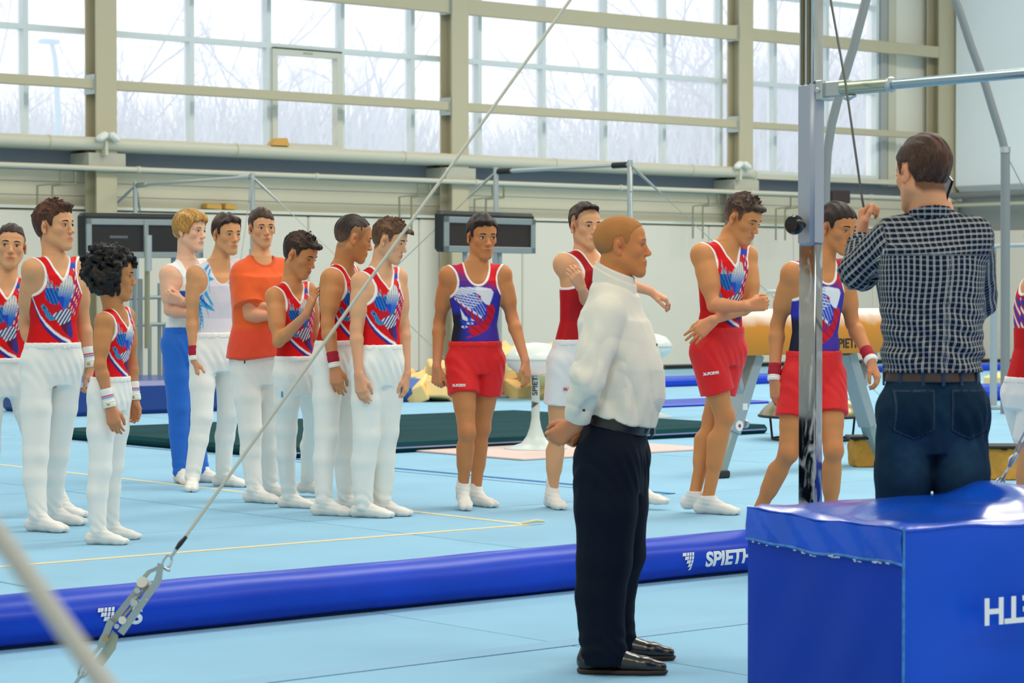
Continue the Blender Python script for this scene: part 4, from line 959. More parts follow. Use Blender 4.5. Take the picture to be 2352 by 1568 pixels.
def cast(c, ob, px, py):
    from mathutils.bvhtree import BVHTree
    me = ob.data; key = ob.name
    if key not in c.setdefault('bvh', {}): c['bvh'][key] = BVHTree.FromPolygons([v.co for v in me.vertices], [p.vertices[:] for p in me.polygons])
    o = Vector((0, 0, CAM_H)) - Vector(c['O']); d = Vector(yf(px, py, 1.)) - Vector((0, 0, CAM_H)); return c['bvh'][key].ray_cast(o, d.normalized())[:2]
def mark(c, ob, px, py, w, h, rgb, name='print_mark'):
    p, n = cast(c, ob, px, py)
    if p is None: return
    M = frame(p + n * .001, Vector((0, 0, 1)).cross(n), (0, 0, 1)); mb = MB().box((0, 0, 0), (w, h, .003)); mb.v = [tuple(M @ Vector(v)) for v in mb.v]; mb.build(name, mat('mark_%d_%d_%d' % rgb, rgb, .6), c['root'])
def label_text(c, ob, px, py, body, size, rgb, roll=0):
    p, n = cast(c, ob, px, py)
    if p is None: return
    M = frame(p + n * .006, Vector((0, 0, 1)).cross(n), (0, 0, 1)) @ Matrix.Rotation(math.radians(roll), 4, 'Z'); text('lettering', body, M, size, mat('mark_%d_%d_%d' % rgb, rgb, .6), c['root'], .001, 1.25, .0012)
def leotard(c, paint, neck='V', depth=.052, back=.035, trim=(244, 240, 238), name='leotard', tw=.0105, wide=.066, arm=.125):
    J, s, st = c['J'], c['s'], c['st']; lo = st[:, 1:3].min(0) - .22 * s; hi = st[:, 1:3].max(0) + .22 * s
    F = Field((lo[0], lo[1], c['zW'] - .05 * s), (hi[0], hi[1], c['zS'] + .12 * s), c['sp'].get('lvox', .0038))
    c['torso'](F, .0035)
    zS, shc, ty = c['zS'], c['shc'], c['ty']; cs, sn = math.cos(ty), math.sin(ty)
    def cut(X, Y, Z):
        x = X - shc[0]; y = Y - shc[1]; u = x * cs + y * sn; w = x * sn - y * cs; v = Z - zS
        pf = 1.22 if neck == 'V' else 2.2; vt = .085 * s; a = wide * s
        b = np.where(w > 0, depth + .085, back + .085) * s; t = np.maximum(vt - v, 0); pp = np.where(w > 0, pf, 2.0)
        U_, T_ = np.abs(u) / a + 1e-4, t / b + 1e-4
        e = (U_ ** pp + T_ ** pp) ** (1 / pp); g = e ** (1 - pp) * np.sqrt((U_ ** (pp - 1) / a) ** 2 + (T_ ** (pp - 1) / b) ** 2); fn = (1 - e) / np.maximum(g, 4.)
        fa = -1.0
        for sd, sg in (('L', 1), ('R', -1)):
            S = J['sh' + sd] - shc; us = S[0] * cs + S[1] * sn; vs = S[2]; cu = us + sg * .034 * s; A1, B1 = .074 * s, .098 * s
            p1, p2 = (u - cu) / A1, (v - vs + .036 * s) / B1; e = np.sqrt(p1 ** 2 + p2 ** 2) + 1e-4
            f = (1 - e) * e / np.sqrt((p1 / A1) ** 2 + (p2 / B1) ** 2 + 1e-3)
            f = np.where(sg * (u - cu) > 0, np.maximum(f, np.minimum((v - vs + .10 * s), .03)), f)
            fa = np.maximum(fa, f)
        return np.maximum(fn, fa)
    F.keep(cut); F.keep(lambda X, Y, Z: c['zW'] - .02 * s - Z)
    F.warp(lambda x, y, z: .0012 * n3(x, y, z, 45, 2))
    tr = lin(trim)
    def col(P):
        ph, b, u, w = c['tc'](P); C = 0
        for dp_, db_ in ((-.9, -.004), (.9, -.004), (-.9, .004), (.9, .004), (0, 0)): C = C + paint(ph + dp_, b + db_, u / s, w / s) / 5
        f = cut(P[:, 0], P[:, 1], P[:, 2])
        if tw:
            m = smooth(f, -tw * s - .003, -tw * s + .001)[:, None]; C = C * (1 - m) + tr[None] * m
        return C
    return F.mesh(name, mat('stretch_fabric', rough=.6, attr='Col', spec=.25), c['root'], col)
def legs_sdf(c, F, r, zlo=None, torso_infl=.010, cap=None, k=.03):
    J, s = c['J'], c['s']; q = s * c['lg']; i = torso_infl
    F.loft(c['st'], i, .03, zhi=c['zW'], zlo=(c['zH'] - .075 * s) if cap is not None else None)
    for sd in 'LR':
        H, K, A = J['hp' + sd], J['kn' + sd], J['an' + sd]; fd = J['fd' + sd]
        r0, r1, r2, r3 = [a * q for a in r]
        if cap is not None:
            n = nrm(K - H); L = np.linalg.norm(K - H); e = H + n * cap * s; F.cone(H, H + n * (cap + .03) * s, r0, r1, .012 * s, cap=(e, n)); continue
        M = H * .5 + K * .5; F.cone(H, M, r0, (r0 * .55 + r1 * .45) * 1.02, k * s); F.cone(M, K, (r0 * .55 + r1 * .45) * 1.02, r1, .02)
        C = K * .62 + A * .38 - fd * .012 * s; F.cone(K, C, r1, r2, .02); F.cone(C, A, r2, r3, .02)
def field_legs(c, h, zlo, ex=.17, ztop=None):
    J, s = c['J'], c['s']; P = np.array([J[k + sd] for k in ('hp', 'kn', 'an') for sd in 'LR'])
    return Field((P[:, 0].min() - ex * s, P[:, 1].min() - ex * s, zlo), (P[:, 0].max() + ex * s, P[:, 1].max() + ex * s, (ztop or c['zW']) + .03), h)
def folds(c, amp, seed=0., lo=0.):
    s = c['s']; J = c['J']
    def f(x, y, z):
        v = amp * (n3(x, y, z * .35, 38 / s, seed) * .8 + n3(x, y, z * 1.0, 21 / s, seed + 2) * .7)
        for sd in 'LR':
            A = J['an' + sd]; v = v + amp * .45 * np.exp(-((z - A[2]) / .07) ** 2) * np.sin(z * 110 + x * 60 + y * 40 + seed + 2 * np.sin(x * 40))
        K = J['hpL'][2]; v = v + amp * .8 * np.exp(-((z - K + .04) / .07) ** 2) * np.sin((x + y) * 90 + z * 60 + seed)
        return v
    return f
def pants(c, rgb=(232, 230, 226), r=(.084, .065, .060, .045), amp=.0026, cap=None, name='trousers', band=True, rough=.7, lo=.02, seed=1., infl=.012, dark=False, logo=None, side=None):
    s = c['s']; F = field_legs(c, .0062, (-.01 if cap is None else c['zH'] - .45 * s))
    legs_sdf(c, F, r, cap=cap, torso_infl=infl)
    F.warp(folds(c, amp, seed))
    F.keep(lambda X, Y, Z: Z - c['zW']); F.keep(lambda X, Y, Z: lo - Z)
    o = F.mesh(name, mat('cloth_%d_%d_%d' % rgb, rgb, rough, bump=.15, bscale=140, sheen=.1), c['root'], adapt=.0)
    if band:
        B = Field(*(lambda a: (a[0], a[1]))(((c['hipc'][0] - .25, c['hipc'][1] - .25, c['zW'] - .05), (c['hipc'][0] + .25, c['hipc'][1] + .25, c['zW'] + .02))), .0065)
        B.loft(c['st'], infl + .004 - .002, .01, zlo=c['zW'] - .030 * s, zhi=c['zW'] + .002)
        B.warp(lambda x, y, z: .0015 * np.sin(x * 150) * np.cos(y * 150))
        B.mesh('waistband', _M['cloth_%d_%d_%d' % rgb], c['root'])
    if logo: mark(c, o, *logo)
    return o
def socks(c, rgb=(236, 232, 226), top=.07, name='sock', bare=True):
    J, s = c['J'], c['s']
    for sd in 'LR':
        A, fd = J['an' + sd], J['fd' + sd]; g = A - np.array([0, 0, .078 * s]); lt = np.cross([0, 0, 1], fd); fl = c['sp'].get('foot', {}).get(sd, 0)
        F = Field(A - .26 * s, A + np.array([.26, .26, .15]) * s, .0055)
        z = lambda p, h: g + fd * p * s + np.array([0, 0, h * s + (p + .05) * -fl * s if fl else h * s])
        heel = z(-.045, .034); mid = z(.05, .050); ball = z(.115, .027); toe = z(.165, .020)
        F.cone(A + np.array([0, 0, (top if bare else .02) * s]), A - np.array([0, 0, .01 * s]), .036 * s, .036 * s, .01)
        F.cone(A, heel, .036 * s, .032 * s, .02); F.cone(A + fd * .01, mid, .036 * s, .030 * s, .02)
        for o, e in ((.016, 0), (-.016, -.012)):
            F.cone(mid - np.array([0, 0, .012 * s]), ball + lt * o * s, .030 * s, .026 * s, .02); F.cone(ball + lt * o * s, toe + lt * o * s + fd * e * s, .026 * s, .019 * s, .01)
        F.cone(heel, mid - np.array([0, 0, .02 * s]), .031 * s, .027 * s, .02)
        zt = A[2] + (top - .0) * s
        if bare: F.keep(lambda X, Y, Z: Z - zt)
        F.keep(lambda X, Y, Z: g[2] - 0.001 - Z if not fl else Z * 0 - 1)
        F.warp(lambda x, y, zz: .0012 * np.sin(zz * 260 + x * 40) * np.exp(-((zz - A[2]) / .05) ** 2))
        F.mesh(name, mat('sock_%d' % sum(rgb), rgb, .85, bump=.15, bscale=400), c['root'])
def shorts(c, rgb, hem=.20, r=(.094, .092), amp=.003, seed=0., lab=None):
    o = pants(c, rgb, (r[0], r[1], 0, 0), amp, cap=hem, name='shorts', rough=.6, seed=seed)
    if lab: label_text(c, o, lab[0], lab[1], 'X-FORM', .021, lab[2], lab[3])
    return o
def bands(c, side, kind):
    J, s = c['J'], c['s']; E, Wr = J['el' + side], J['wr' + side]; d = nrm(Wr - E); L = np.linalg.norm(Wr - E)
    def ring(t0, t1, r, col, name, ends=True):
        a, b = Wr - d * t0 * s, Wr - d * t1 * s; mb = MB(); n = 7; pts = [a + (b - a) * i / (n - 1) for i in range(n)]
        rs = [(r + .0015 * math.sin(i * 2.1)) * s for i in range(n)]; rs[0] *= .93; rs[-1] *= .95
        mb.tube(pts, rs, 20); mb.build(name, mat('band_%d_%d_%d' % col, col, .8, bump=.2, bscale=200), c['root'], True)
    if kind == 'red':
        ring(.075, .010, .0335, (165, 16, 44), 'wristband'); ring(.014, -.014, .0345, (240, 236, 228), 'wrist_wrap')
    else:
        ring(.098, .010, .034, (240, 238, 234), 'wrist_guard'); ring(.060, .050, .0355, (232, 110, 110), 'guard_stripe'); ring(.050, .038, .0355, (90, 150, 215), 'guard_stripe')
        ring(.026, -.012, .038, (238, 234, 222), 'grip_strap')
        mb = MB(); w = nrm(np.cross(d, [0, 1, 0])); p = Wr - d * .007 * s + np.array([0, -.039 * s, 0])
        mb.box(p, (.016 * s, .006, .016 * s), bev=.002); mb.build('buckle', mat('brass', (190, 170, 120), .3, 1), c['root'])
# ================================================================ prints on the leotards
def ins(x, y, poly):
    r = np.zeros(len(x), bool); n = len(poly)
    for i in range(n):
        x1, y1 = poly[i]; x2, y2 = poly[(i + 1) % n]
        c = ((y1 > y) != (y2 > y)) & (x < (x2 - x1) * (y - y1) / ((y2 - y1) + 1e-12) + x1); r ^= c
    return r
def elm(x, y, cx, cy, rx, ry): return ((x - cx) / rx) ** 2 + ((y - cy) / ry) ** 2 < 1
def setc(C, m, c): C[m] = lin(c) if not isinstance(c, np.ndarray) else c
def paint_bird(ph, b, u, w):
    n = len(ph); C = np.repeat(lin((224, 0, 8))[None], n, 0)
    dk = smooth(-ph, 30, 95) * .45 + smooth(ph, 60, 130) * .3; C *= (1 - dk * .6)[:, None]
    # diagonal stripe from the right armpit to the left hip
    sb = np.interp(ph, [-75, -62, -50, -35, -15, 5, 25, 34], [.62, .44, .32, .23, .135, .06, .015, -.05])
    fr = (ph > -78) & (ph < 36)
    setc(C, fr & (np.abs(b - sb) < .020), (240, 236, 236)); setc(C, fr & (b < sb - .020) & (b > sb - .062), (24, 44, 150))
    setc(C, fr & (b < sb - .062) & (b > sb - .075) & (ph < 0), (120, 10, 60))
    # far wing, big wing
    st = np.sin(ph * .9 + b * 60)
    m = ins(ph, b, [(-34, .66), (-36, .58), (-33, .52), (-20, .46), (-8, .46), (-6, .66), (-14, .70), (-16, .62), (-22, .76), (-24, .66), (-31, .84), (-30, .68)])
    setc(C, m, (22, 84, 178)); setc(C, m & (st > .35), (40, 130, 206)); setc(C, m & (b > .66), (150, 190, 214)); setc(C, m & (st < -.8), (10, 30, 90))
    m = ins(ph, b, [(-8, .66), (-9, .55), (-2, .44), (8, .39), (14, .45), (22, .55), (27, .62), (22, .72), (20, .80), (12, .82), (4, .76), (-4, .72)])
    t = smooth(b, .5, .74)[:, None]; wc = lin((26, 116, 214))[None] * (1 - t) + lin((226, 224, 214))[None] * t
    C[m] = wc[m]; setc(C, m & (np.sin(ph * 1.1 - b * 30) > .86), (60, 80, 110)); setc(C, m & (ph < 3) & (b < .56), (18, 74, 196))
    # loose white and blue feathers on the left side
    g = ins(ph, b, [(10, .40), (20, .30), (40, .34), (48, .60), (38, .96), (24, .94), (24, .62)])
    f = np.sin(ph * .75 - b * 26); k_ = np.sin(b * 58 + np.floor((ph * .75 - b * 26) / 6.283) * 2.1); setc(C, g & (f > .45) & (k_ > .1), (236, 234, 238)); setc(C, g & (f > .45) & (k_ < -.45), (26, 60, 176)); setc(C, g & (f < -.86), (120, 8, 26))
    setc(C, (ph > 22) & (ph < 60) & (b > .90) & (b < .97), (28, 70, 190))
    # body, chest and head
    m = elm(ph, b, -14, .40, 17, .050); setc(C, m, (214, 20, 36))
    m = ins(ph, b, [(-47, .445), (-40, .47), (-33, .43), (-28, .38), (-22, .33), (-10, .31), (-8, .28), (-24, .27), (-34, .31), (-40, .38)])
    setc(C, m, (60, 160, 214)); setc(C, m & (np.sin(ph * 1.3 + b * 70) > .5), (16, 60, 130)); setc(C, elm(ph, b, -38, .425, 2.4, .010), (10, 20, 40))
    m = ins(ph, b, [(-20, .34), (-6, .385), (14, .42), (27, .38), (26, .28), (12, .22), (0, .21), (-10, .27)])
    setc(C, m, (40, 20, 60)); f2 = np.sin(ph * .7 - b * 75); setc(C, m & (f2 > .05), (236, 234, 238)); setc(C, m & (f2 > -.5) & (f2 < -.05), (30, 84, 180))
    # tail
    m = ins(ph, b, [(0, .22), (14, .24), (30, .28), (36, .12), (30, .04), (22, .08), (10, .13), (4, .17)])
    setc(C, m & (ph < 18), (110, 10, 34)); setc(C, m & (ph >= 18), (34, 60, 160)); setc(C, m & (np.sin(ph * 1.2 + b * 40) > .5), (80, 10, 70))
    # back print, seen beside the shoulder blades
    g = (np.abs(ph) > 112) & (b > .5) & (b < .8); setc(C, g & (np.sin(ph * .2 + b * 40) > .4), (30, 60, 170)); setc(C, g & (np.sin(ph * .2 + b * 40) < -.75), (236, 234, 238))
    return C
def paint_red(ph, b, u, w):
    C = np.repeat(lin((178, 14, 24))[None], len(ph), 0); return C * (1 + .08 * np.sign(np.sin(ph * .05)))[:, None]
def paint_violet(ph, b, u, w):
    n = len(ph); red = lin((220, 4, 20)); blue = lin((44, 50, 170)); vio = lin((110, 44, 132)); dark = lin((26, 28, 52))
    C = np.repeat(blue[None], n, 0); g = b - .0022 * ph * -1
    t = smooth(b + .0012 * (ph), .66, .80)[:, None]; C = C * (1 - t) + vio[None] * t
    t = smooth(b + .0022 * ph, .76, .90)[:, None]; C = C * (1 - t) + red[None] * t
    t = (smooth(-ph, 25, 60) * (1 - smooth(b, .34, .42)))[:, None]; C = C * (1 - t) + dark[None] * t
    t = (smooth(ph, -30, 10) * (1 - smooth(b, .10, .4)) * .3)[:, None]; C = C * (1 - t) + vio[None] * t
    # red swirl
    m = ins(ph, b, [(16, .48), (34, .50), (46, .42), (40, .30), (26, .18), (4, .10), (-26, .05), (-34, .05), (-14, .10), (-30, .13), (-20, .17), (-34, .20), (-6, .22), (10, .26), (22, .36)])
    setc(C, m, (208, 18, 40)); setc(C, m & (np.sin(ph * .25 + b * 60) > .8), (150, 20, 60))
    m = ins(ph, b, [(-62, .60), (-60, .54), (-44, .53), (-20, .43), (6, .33), (12, .27), (-6, .24), (-18, .30), (-24, .36), (-40, .47)]); setc(C, m & (np.sin(ph * .55 + b * 10) > -.5), (200, 20, 44))
    m = ins(ph, b, [(-58, .66), (-56, .58), (-30, .46), (2, .34), (14, .34), (18, .44), (8, .52), (-2, .62), (-30, .68)]); setc(C, m, (30, 66, 190))
    setc(C, m & (np.sin(ph * .22 + b * 175) > .35) & (b > .50 + .0035 * ph), (226, 228, 240)); setc(C, m & (np.sin(ph * .9 + b * 90) > .86), (226, 228, 240))
    sb = np.interp(ph, [-60, 12], [.585, .305]); setc(C, (ph > -60) & (ph < 12) & (np.abs(b - sb) < .017) & (np.sin(ph * .5) > -.55), (236, 234, 240))
    # white wing shape across the chest
    m = ins(ph, b, [(-62, .70), (-40, .725), (0, .735), (26, .71), (33, .66), (30, .58), (25, .49), (16, .50), (6, .55), (2, .62), (-8, .655), (-30, .62), (-60, .635)])
    setc(C, m, (234, 232, 238)); setc(C, m & (ph < -6) & (np.sin(b * 190 + ph * .35) > .66), (110, 140, 200)); setc(C, elm(ph, b, 1, .60, 3.5, .018), (206, 20, 40))
    m = ins(ph, b, [(-46, .46), (-40, .40), (-33, .34), (-18, .31), (-10, .28), (-30, .275), (-42, .30)]); setc(C, m, (234, 232, 238)); setc(C, m & (ph > -28) & (ph < -18), (40, 90, 200))
    for (x, y) in ((-22, .245), (-38, .20)): setc(C, elm(ph, b, x, y, 9, .016), (236, 236, 240)); setc(C, elm(ph, b, x + 1, y, 4, .014), (30, 90, 200))
    setc(C, ins(ph, b, [(-50, .30), (-46, .30), (-32, .24), (-40, .23)]), (30, 80, 200))
    return C
def paint_pale(ph, b, u, w):
    n = len(ph); C = np.repeat(lin((222, 216, 224))[None], n, 0)
    t = smooth(-ph, 10, 80)[:, None] * .25; C = C * (1 - t) + lin((206, 224, 236))[None] * t
    def streak(x0, y0, x1, y1, w0, c):
        t = np.clip(((ph - x0) * (x1 - x0) / 900. + (b - y0) * (y1 - y0)) / ((x1 - x0) ** 2 / 900. + (y1 - y0) ** 2), 0, 1)
        d = np.sqrt(((ph - x0 - t * (x1 - x0)) / 30.) ** 2 + (b - y0 - t * (y1 - y0)) ** 2); setc(C, d < w0 * (1 - t) ** .7 * .06, c)
    for q in ((-48, 1.0, -52, .55, 2.2), (-30, 1.02, -44, .5, 1.4), (-60, .62, -62, .0, 3.0), (-50, .76, -24, .35, 1.2), (-46, .62, -20, .38, .9), (-70, .55, -50, .05, 2.2), (-58, .46, -18, .32, 1.1), (-34, .9, -30, .55, 1.0), (-72, .46, -64, .02, 2.4), (-40, .80, -20, .78, .9)):
        streak(*q, (62, 168, 214))
    for q in ((-50, .74, -56, .42, 1.5), (-64, .4, -58, .0, 1.2), (-44, 1.0, -42, .82, 1.1), (-60, .52, -30, .36, .5), (-50, .55, -34, .2, .5)): streak(*q, (24, 104, 190))
    g = (ph < -40) & (ph > -78) & (b < .9); setc(C, g & (np.abs(np.sin(b * 60)) < .45) & (np.abs(ph + 58 + b * 6) < 1.6), (214, 234, 244))
    setc(C, (np.abs(b - .735) < .012) & (ph > 2) & (ph < 22) & (np.sin(ph * 1.3) > -.4), (70, 80, 190))
    return C
def paint_whiteblue(ph, b, u, w):
    C = np.repeat(lin((238, 238, 238))[None], len(ph), 0); setc(C, (b < .58) & (b > .40), (20, 92, 200))
    setc(C, elm(ph, b, -12, .74, 4.5, .016), (30, 50, 140)); setc(C, elm(ph, b, -11, .725, 4.0, .010), (206, 30, 50)); return C
RED = (228, 0, 6)
dark = (52, 34, 24)
# ================================================================ the people
WHITE = (240, 238, 232)
def H(tip, n, th, **k): return dict(tip=tip, n=n, th=th, **k)
def w_bands(c, sides='LR', kind='red'):
    for sd in sides: bands(c, sd, kind)
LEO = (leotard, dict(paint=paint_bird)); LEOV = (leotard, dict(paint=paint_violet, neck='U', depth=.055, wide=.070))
PAN = (pants, dict(rgb=WHITE)); SOC = (socks, dict(bare=False))
inward = (1, 0, 0)
def run_people():
    # boy cut off by the left edge
    person(dict(label='gymnast in red leotard cut off by the left edge, facing the camera', span=(510, 1196), feet={'L': (140, 1186, 60), 'R': (-60, 1192, 30)},
        hip=(8, 862), waist=822, ty=18, hy=20, sh={'L': (66, 662), 'R': (-42, 664)}, el={'L': (78, 775), 'R': (-60, 780)}, wr={'L': (84, 880), 'R': (-64, 880)},
        kn={'L': (84, 1020), 'R': (-26, 1030)}, neck=(14, 640), head=(24, 566), hh=106, face=(14, -2, -4), bw=.94,
        hair=dict(col=(46, 34, 30), t=(.010, .003, .006), up=.002), look=.002, wear=(LEO, PAN, SOC)))
    # tall boy in wrist guards
    person(dict(label='tall gymnast in red bird leotard with white wrist guards behind the curly haired boy', span=(462, 1226), feet={'R': (86, 1220, 62), 'L': (122, 1205, 75)},
        hip=(120, 832), waist=787, ty=34, hy=34, sh={'R': (76, 618), 'L': (176, 616, .10)}, el={'R': (58, 742, .02), 'L': (190, 736, .14)}, wr={'R': (92, 840, -.02), 'L': (207, 838, .12)},
        kn={'R': (82, 1046), 'L': (130, 1040)}, neck=(132, 600), head=(126, 521), hh=114, face=(66, -4, 0), am=1.12, bw=.98,
        hand={'R': H((112, 912, -.02), (1, .5, 0), (.6, -1, 0), curl=.75), 'L': H((212, 880), (-1, 0, 0), (0, -1, 0), curl=.6)},
        hair=dict(tuft=1, col=(72, 42, 28), hi=(128, 78, 52), t=(.020, .006, .010), up=-.002, extra=[((0, .075, .098), (.042, .030, .016), .02)], amp=.004),
        wear=(LEO, PAN, SOC, (w_bands, dict(kind='guard')))))
    # curly boy
    person(dict(label='small gymnast with bushy black curls, red leotard and white grips', span=(575, 1256), feet={'R': (224, 1250, 80), 'L': (254, 1238, 82)}, sc=.99,
        hip=(252, 902), waist=865, ty=62, hy=66, sh={'R': (238, 738, -.10), 'L': (290, 726, .12)}, el={'R': (230, 838, -.16), 'L': (302, 830, .14)}, wr={'R': (252, 930, -.16), 'L': (309, 914, .12)},
        kn={'R': (230, 1080), 'L': (258, 1070)}, neck=(262, 716), head=(263, 634), hh=112, face=(98, 4, 0), bw=.92, skin=(193, 130, 78),
        hand={'R': H((271, 1008, -.02), (.2, 1, 0), (1, -.3, 0), curl=.35, s=1.1), 'L': H((312, 982), (-.3, -1, 0), (1, 0, 0), curl=.5)},
        hair=dict(style='curly', col=(22, 18, 16), hi=(60, 46, 38)), wear=(LEO, PAN, SOC, (w_bands, dict(kind='guard')))))
    # blond boy
    person(dict(label='blond gymnast with folded arms in white and blue tank top and blue trousers', span=(486, 1116), feet={'R': (414, 1110, 25), 'L': (462, 1108, 70)},
        hip=(428, 790), waist=752, ty=46, hy=40, sh={'R': (388, 630, -.09), 'L': (466, 616, .10)}, el={'R': (390, 712, -.14), 'L': (486, 706, .05)}, wr={'R': (452, 724, -.22), 'L': (424, 694, -.20)},
        kn={'R': (410, 935), 'L': (442, 930)}, neck=(430, 596), head=(437, 531), hh=93, face=(62, 2, -2), bw=1.0, am=1.15, skin=(236, 184, 152), brow=(150, 110, 70),
        hand={'R': H((478, 718), (0, 1, 0), (0, 0, 1), curl=.5), 'L': H((406, 688), (.6, .5, 0), (0, 0, 1), curl=.95, tc=.4)},
        hair=dict(style='long', col=(176, 128, 62), hi=(236, 200, 134), t=(.018, .014, .012), amp=.006, freq=80, scalp=(200, 150, 90), buzz=.5,
            low=([-.13, -.08, -.05, -.03, .02, .035, .045, .06, .075, .11], [-.075, -.085, -.06, -.022, -.012, -.015, .02, .045, .06, .065]), extra=[((0, .03, .075), (.074, .07, .045), .03)]),
        wear=((leotard, dict(paint=paint_whiteblue, tw=0, neck='U', depth=.06)), (pants, dict(rgb=(20, 104, 204), r=(.084, .066, .060, .050), seed=4.)), SOC)))
    # pale leotard boy
    person(dict(label='gymnast in pale leotard with blue streaks and one dark red wristband', span=(491, 1134), feet={'R': (441, 1126, 5), 'L': (512, 1117, 62)},
        hip=(496, 808), waist=764, ty=28, hy=26, sh={'R': (450, 630, -.04), 'L': (545, 618, .06)}, el={'R': (441, 724, -.06), 'L': (556, 712, .12)}, wr={'R': (446, 822, -.10), 'L': (570, 800, .1)},
        kn={'R': (464, 958), 'L': (524, 950)}, neck=(511, 603), head=(521, 539), hh=94, face=(38, 2, 0), bw=1.0, am=1.12, skin=(214, 154, 106), lid=.3,
        hand={'R': H((455, 888, -.02), (.8, .5, 0), (.5, -1, 0), curl=.3)},
        hair=dict(col=(48, 32, 26), hi=(112, 80, 64), t=(.018, .008, .010), up=.006, fs=0, extra=[((-.02, .06, .088), (.035, .030, .016), .02), ((.045, .062, .070), (.022, .026, .022), .02)], amp=.005, freq=90),
        wear=((leotard, dict(paint=paint_pale, neck='U', depth=.075, trim=(214, 222, 232), tw=.004)), PAN, SOC, (w_bands, dict(sides='R')))))
    # orange shirt boy
    person(dict(label='boy with folded arms in loose orange T-shirt and white gymnastics trousers', span=(476, 1163), feet={'R': (584, 1154, 55), 'L': (620, 1146, 65)},
        hip=(594, 832), waist=788, ty=26, hy=26, sh={'R': (556, 626, -.05), 'L': (642, 618, .06)}, el={'R': (576, 724, -.12), 'L': (668, 716, 0)}, wr={'R': (622, 726, -.15), 'L': (606, 702, -.12)},
        kn={'R': (576, 990), 'L': (612, 980)}, neck=(596, 592), head=(602, 524), hh=90, face=(24, 2, 2), bw=1.02, am=1.12, skin=(222, 162, 116),
        hand={'R': H((648, 716), (0, 1, 0), (0, 0, 1), curl=.4), 'L': H((568, 716), (.2, 1, 0), (0, 0, 1), curl=.4)},
        hair=dict(col=(58, 38, 26), hi=(110, 78, 54), t=(.016, .004, .009), up=.0, fr=.016, fs=-1, fade=.05, fcol=(90, 66, 50), amp=.003),
        wear=(tshirt, (pants, dict(rgb=WHITE, logo=(562, 828, .008, .05, (40, 50, 70)))), SOC)))
    # short boy with hand on chest
    person(dict(label='short gymnast in red bird leotard holding one hand up to his chest', span=(534, 1174), feet={'R': (664, 1166, 68), 'L': (706, 1140, 60, .02)},
        hip=(684, 862), waist=818, ty=38, hy=42, d=13.95, ground=True, sh={'R': (630, 680, -.06), 'L': (706, 668, .12)}, el={'R': (640, 784, -.16), 'L': (722, 770, .12)}, wr={'R': (704, 722, -.30), 'L': (728, 840, .14)},
        kn={'R': (658, 985), 'L': (722, 975)}, neck=(668, 652), head=(690, 586), hh=101, face=(62, 22, 0), bw=.96, am=1.08, skin=(208, 142, 88), lid=.55,
        hand={'R': H((722, 674, -.02), (1, .6, .2), (-.6, .2, .6), curl=.12)},
        hair=dict(tuft=1, col=(50, 34, 26), hi=(104, 72, 52), t=(.015, .005, .010), extra=[((0, .078, .082), (.042, .030, .018), .02)], amp=.005),
        wear=(LEO, (pants, dict(rgb=WHITE, logo=(648, 903, .010, .045, (60, 140, 210)))), SOC)))
    # fade haircut boy looking away
    person(dict(label='gymnast with shaved sides looking down and away, red leotard and dark red wristband', span=(490, 1190), feet={'R': (744, 1184, 72), 'L': (794, 1172, 66)},
        hip=(770, 828), waist=782, ty=58, hy=62, sh={'R': (762, 640, -.10), 'L': (806, 632, .14)}, el={'R': (752, 744, -.17), 'L': (826, 730, .16)}, wr={'R': (768, 838, -.20), 'L': (836, 820, .12)},
        kn={'R': (750, 998), 'L': (792, 990)}, neck=(784, 608), head=(812, 548), hh=106, face=(104, 14, 0), bw=1.0, am=1.18, skin=(201, 135, 82), lid=.5,
        hand={'R': H((778, 906, -.02), (.3, 1, 0), (1, -.3, 0), curl=.32, s=1.05)},
        hair=dict(col=(46, 34, 30), hi=(84, 64, 54), t=(.012, .0015, .004), up=.030, sup=-.004, scalp=(132, 98, 74), buzz=.6, fade=.055, fcol=(120, 90, 68), amp=.002),
        wear=(LEO, PAN, SOC, (w_bands, dict(sides='R')))))
    # front boy of the row
    person(dict(label='gymnast with brown fringe in red leotard looking down, at the right end of the row', span=(498, 1194), feet={'R': (834, 1188, 72), 'L': (878, 1184, 70)},
        hip=(868, 838), waist=792, ty=36, hy=40, sh={'R': (828, 646, -.05), 'L': (914, 636, .10)}, el={'R': (818, 754, -.10), 'L': (926, 744, .10)}, wr={'R': (824, 858, -.16), 'L': (934, 858, .04)},
        kn={'R': (842, 1000), 'L': (886, 992)}, neck=(872, 614), head=(896, 553), hh=100, face=(72, 16, 0), bw=1.0, am=1.0, skin=(226, 168, 126), lid=.5,
        hand={'R': H((834, 924, -.02), (.6, 1, 0), (1, -.4, 0), curl=.3, s=1.05), 'L': H((930, 918, -.02), (-1, .2, 0), (-.3, -1, 0), curl=.45)},
        hair=dict(tuft=1, col=(86, 58, 38), hi=(150, 108, 76), t=(.014, .004, .008), fade=.045, fcol=(120, 90, 66), extra=[((0, .082, .078), (.044, .038, .014), .02), ((.01, .11, .066), (.03, .016, .010), .01)], amp=.005),
        wear=(LEO, (pants, dict(rgb=(242, 240, 232), r=(.088, .074, .068, .055), amp=.004, seed=2.)), SOC)))
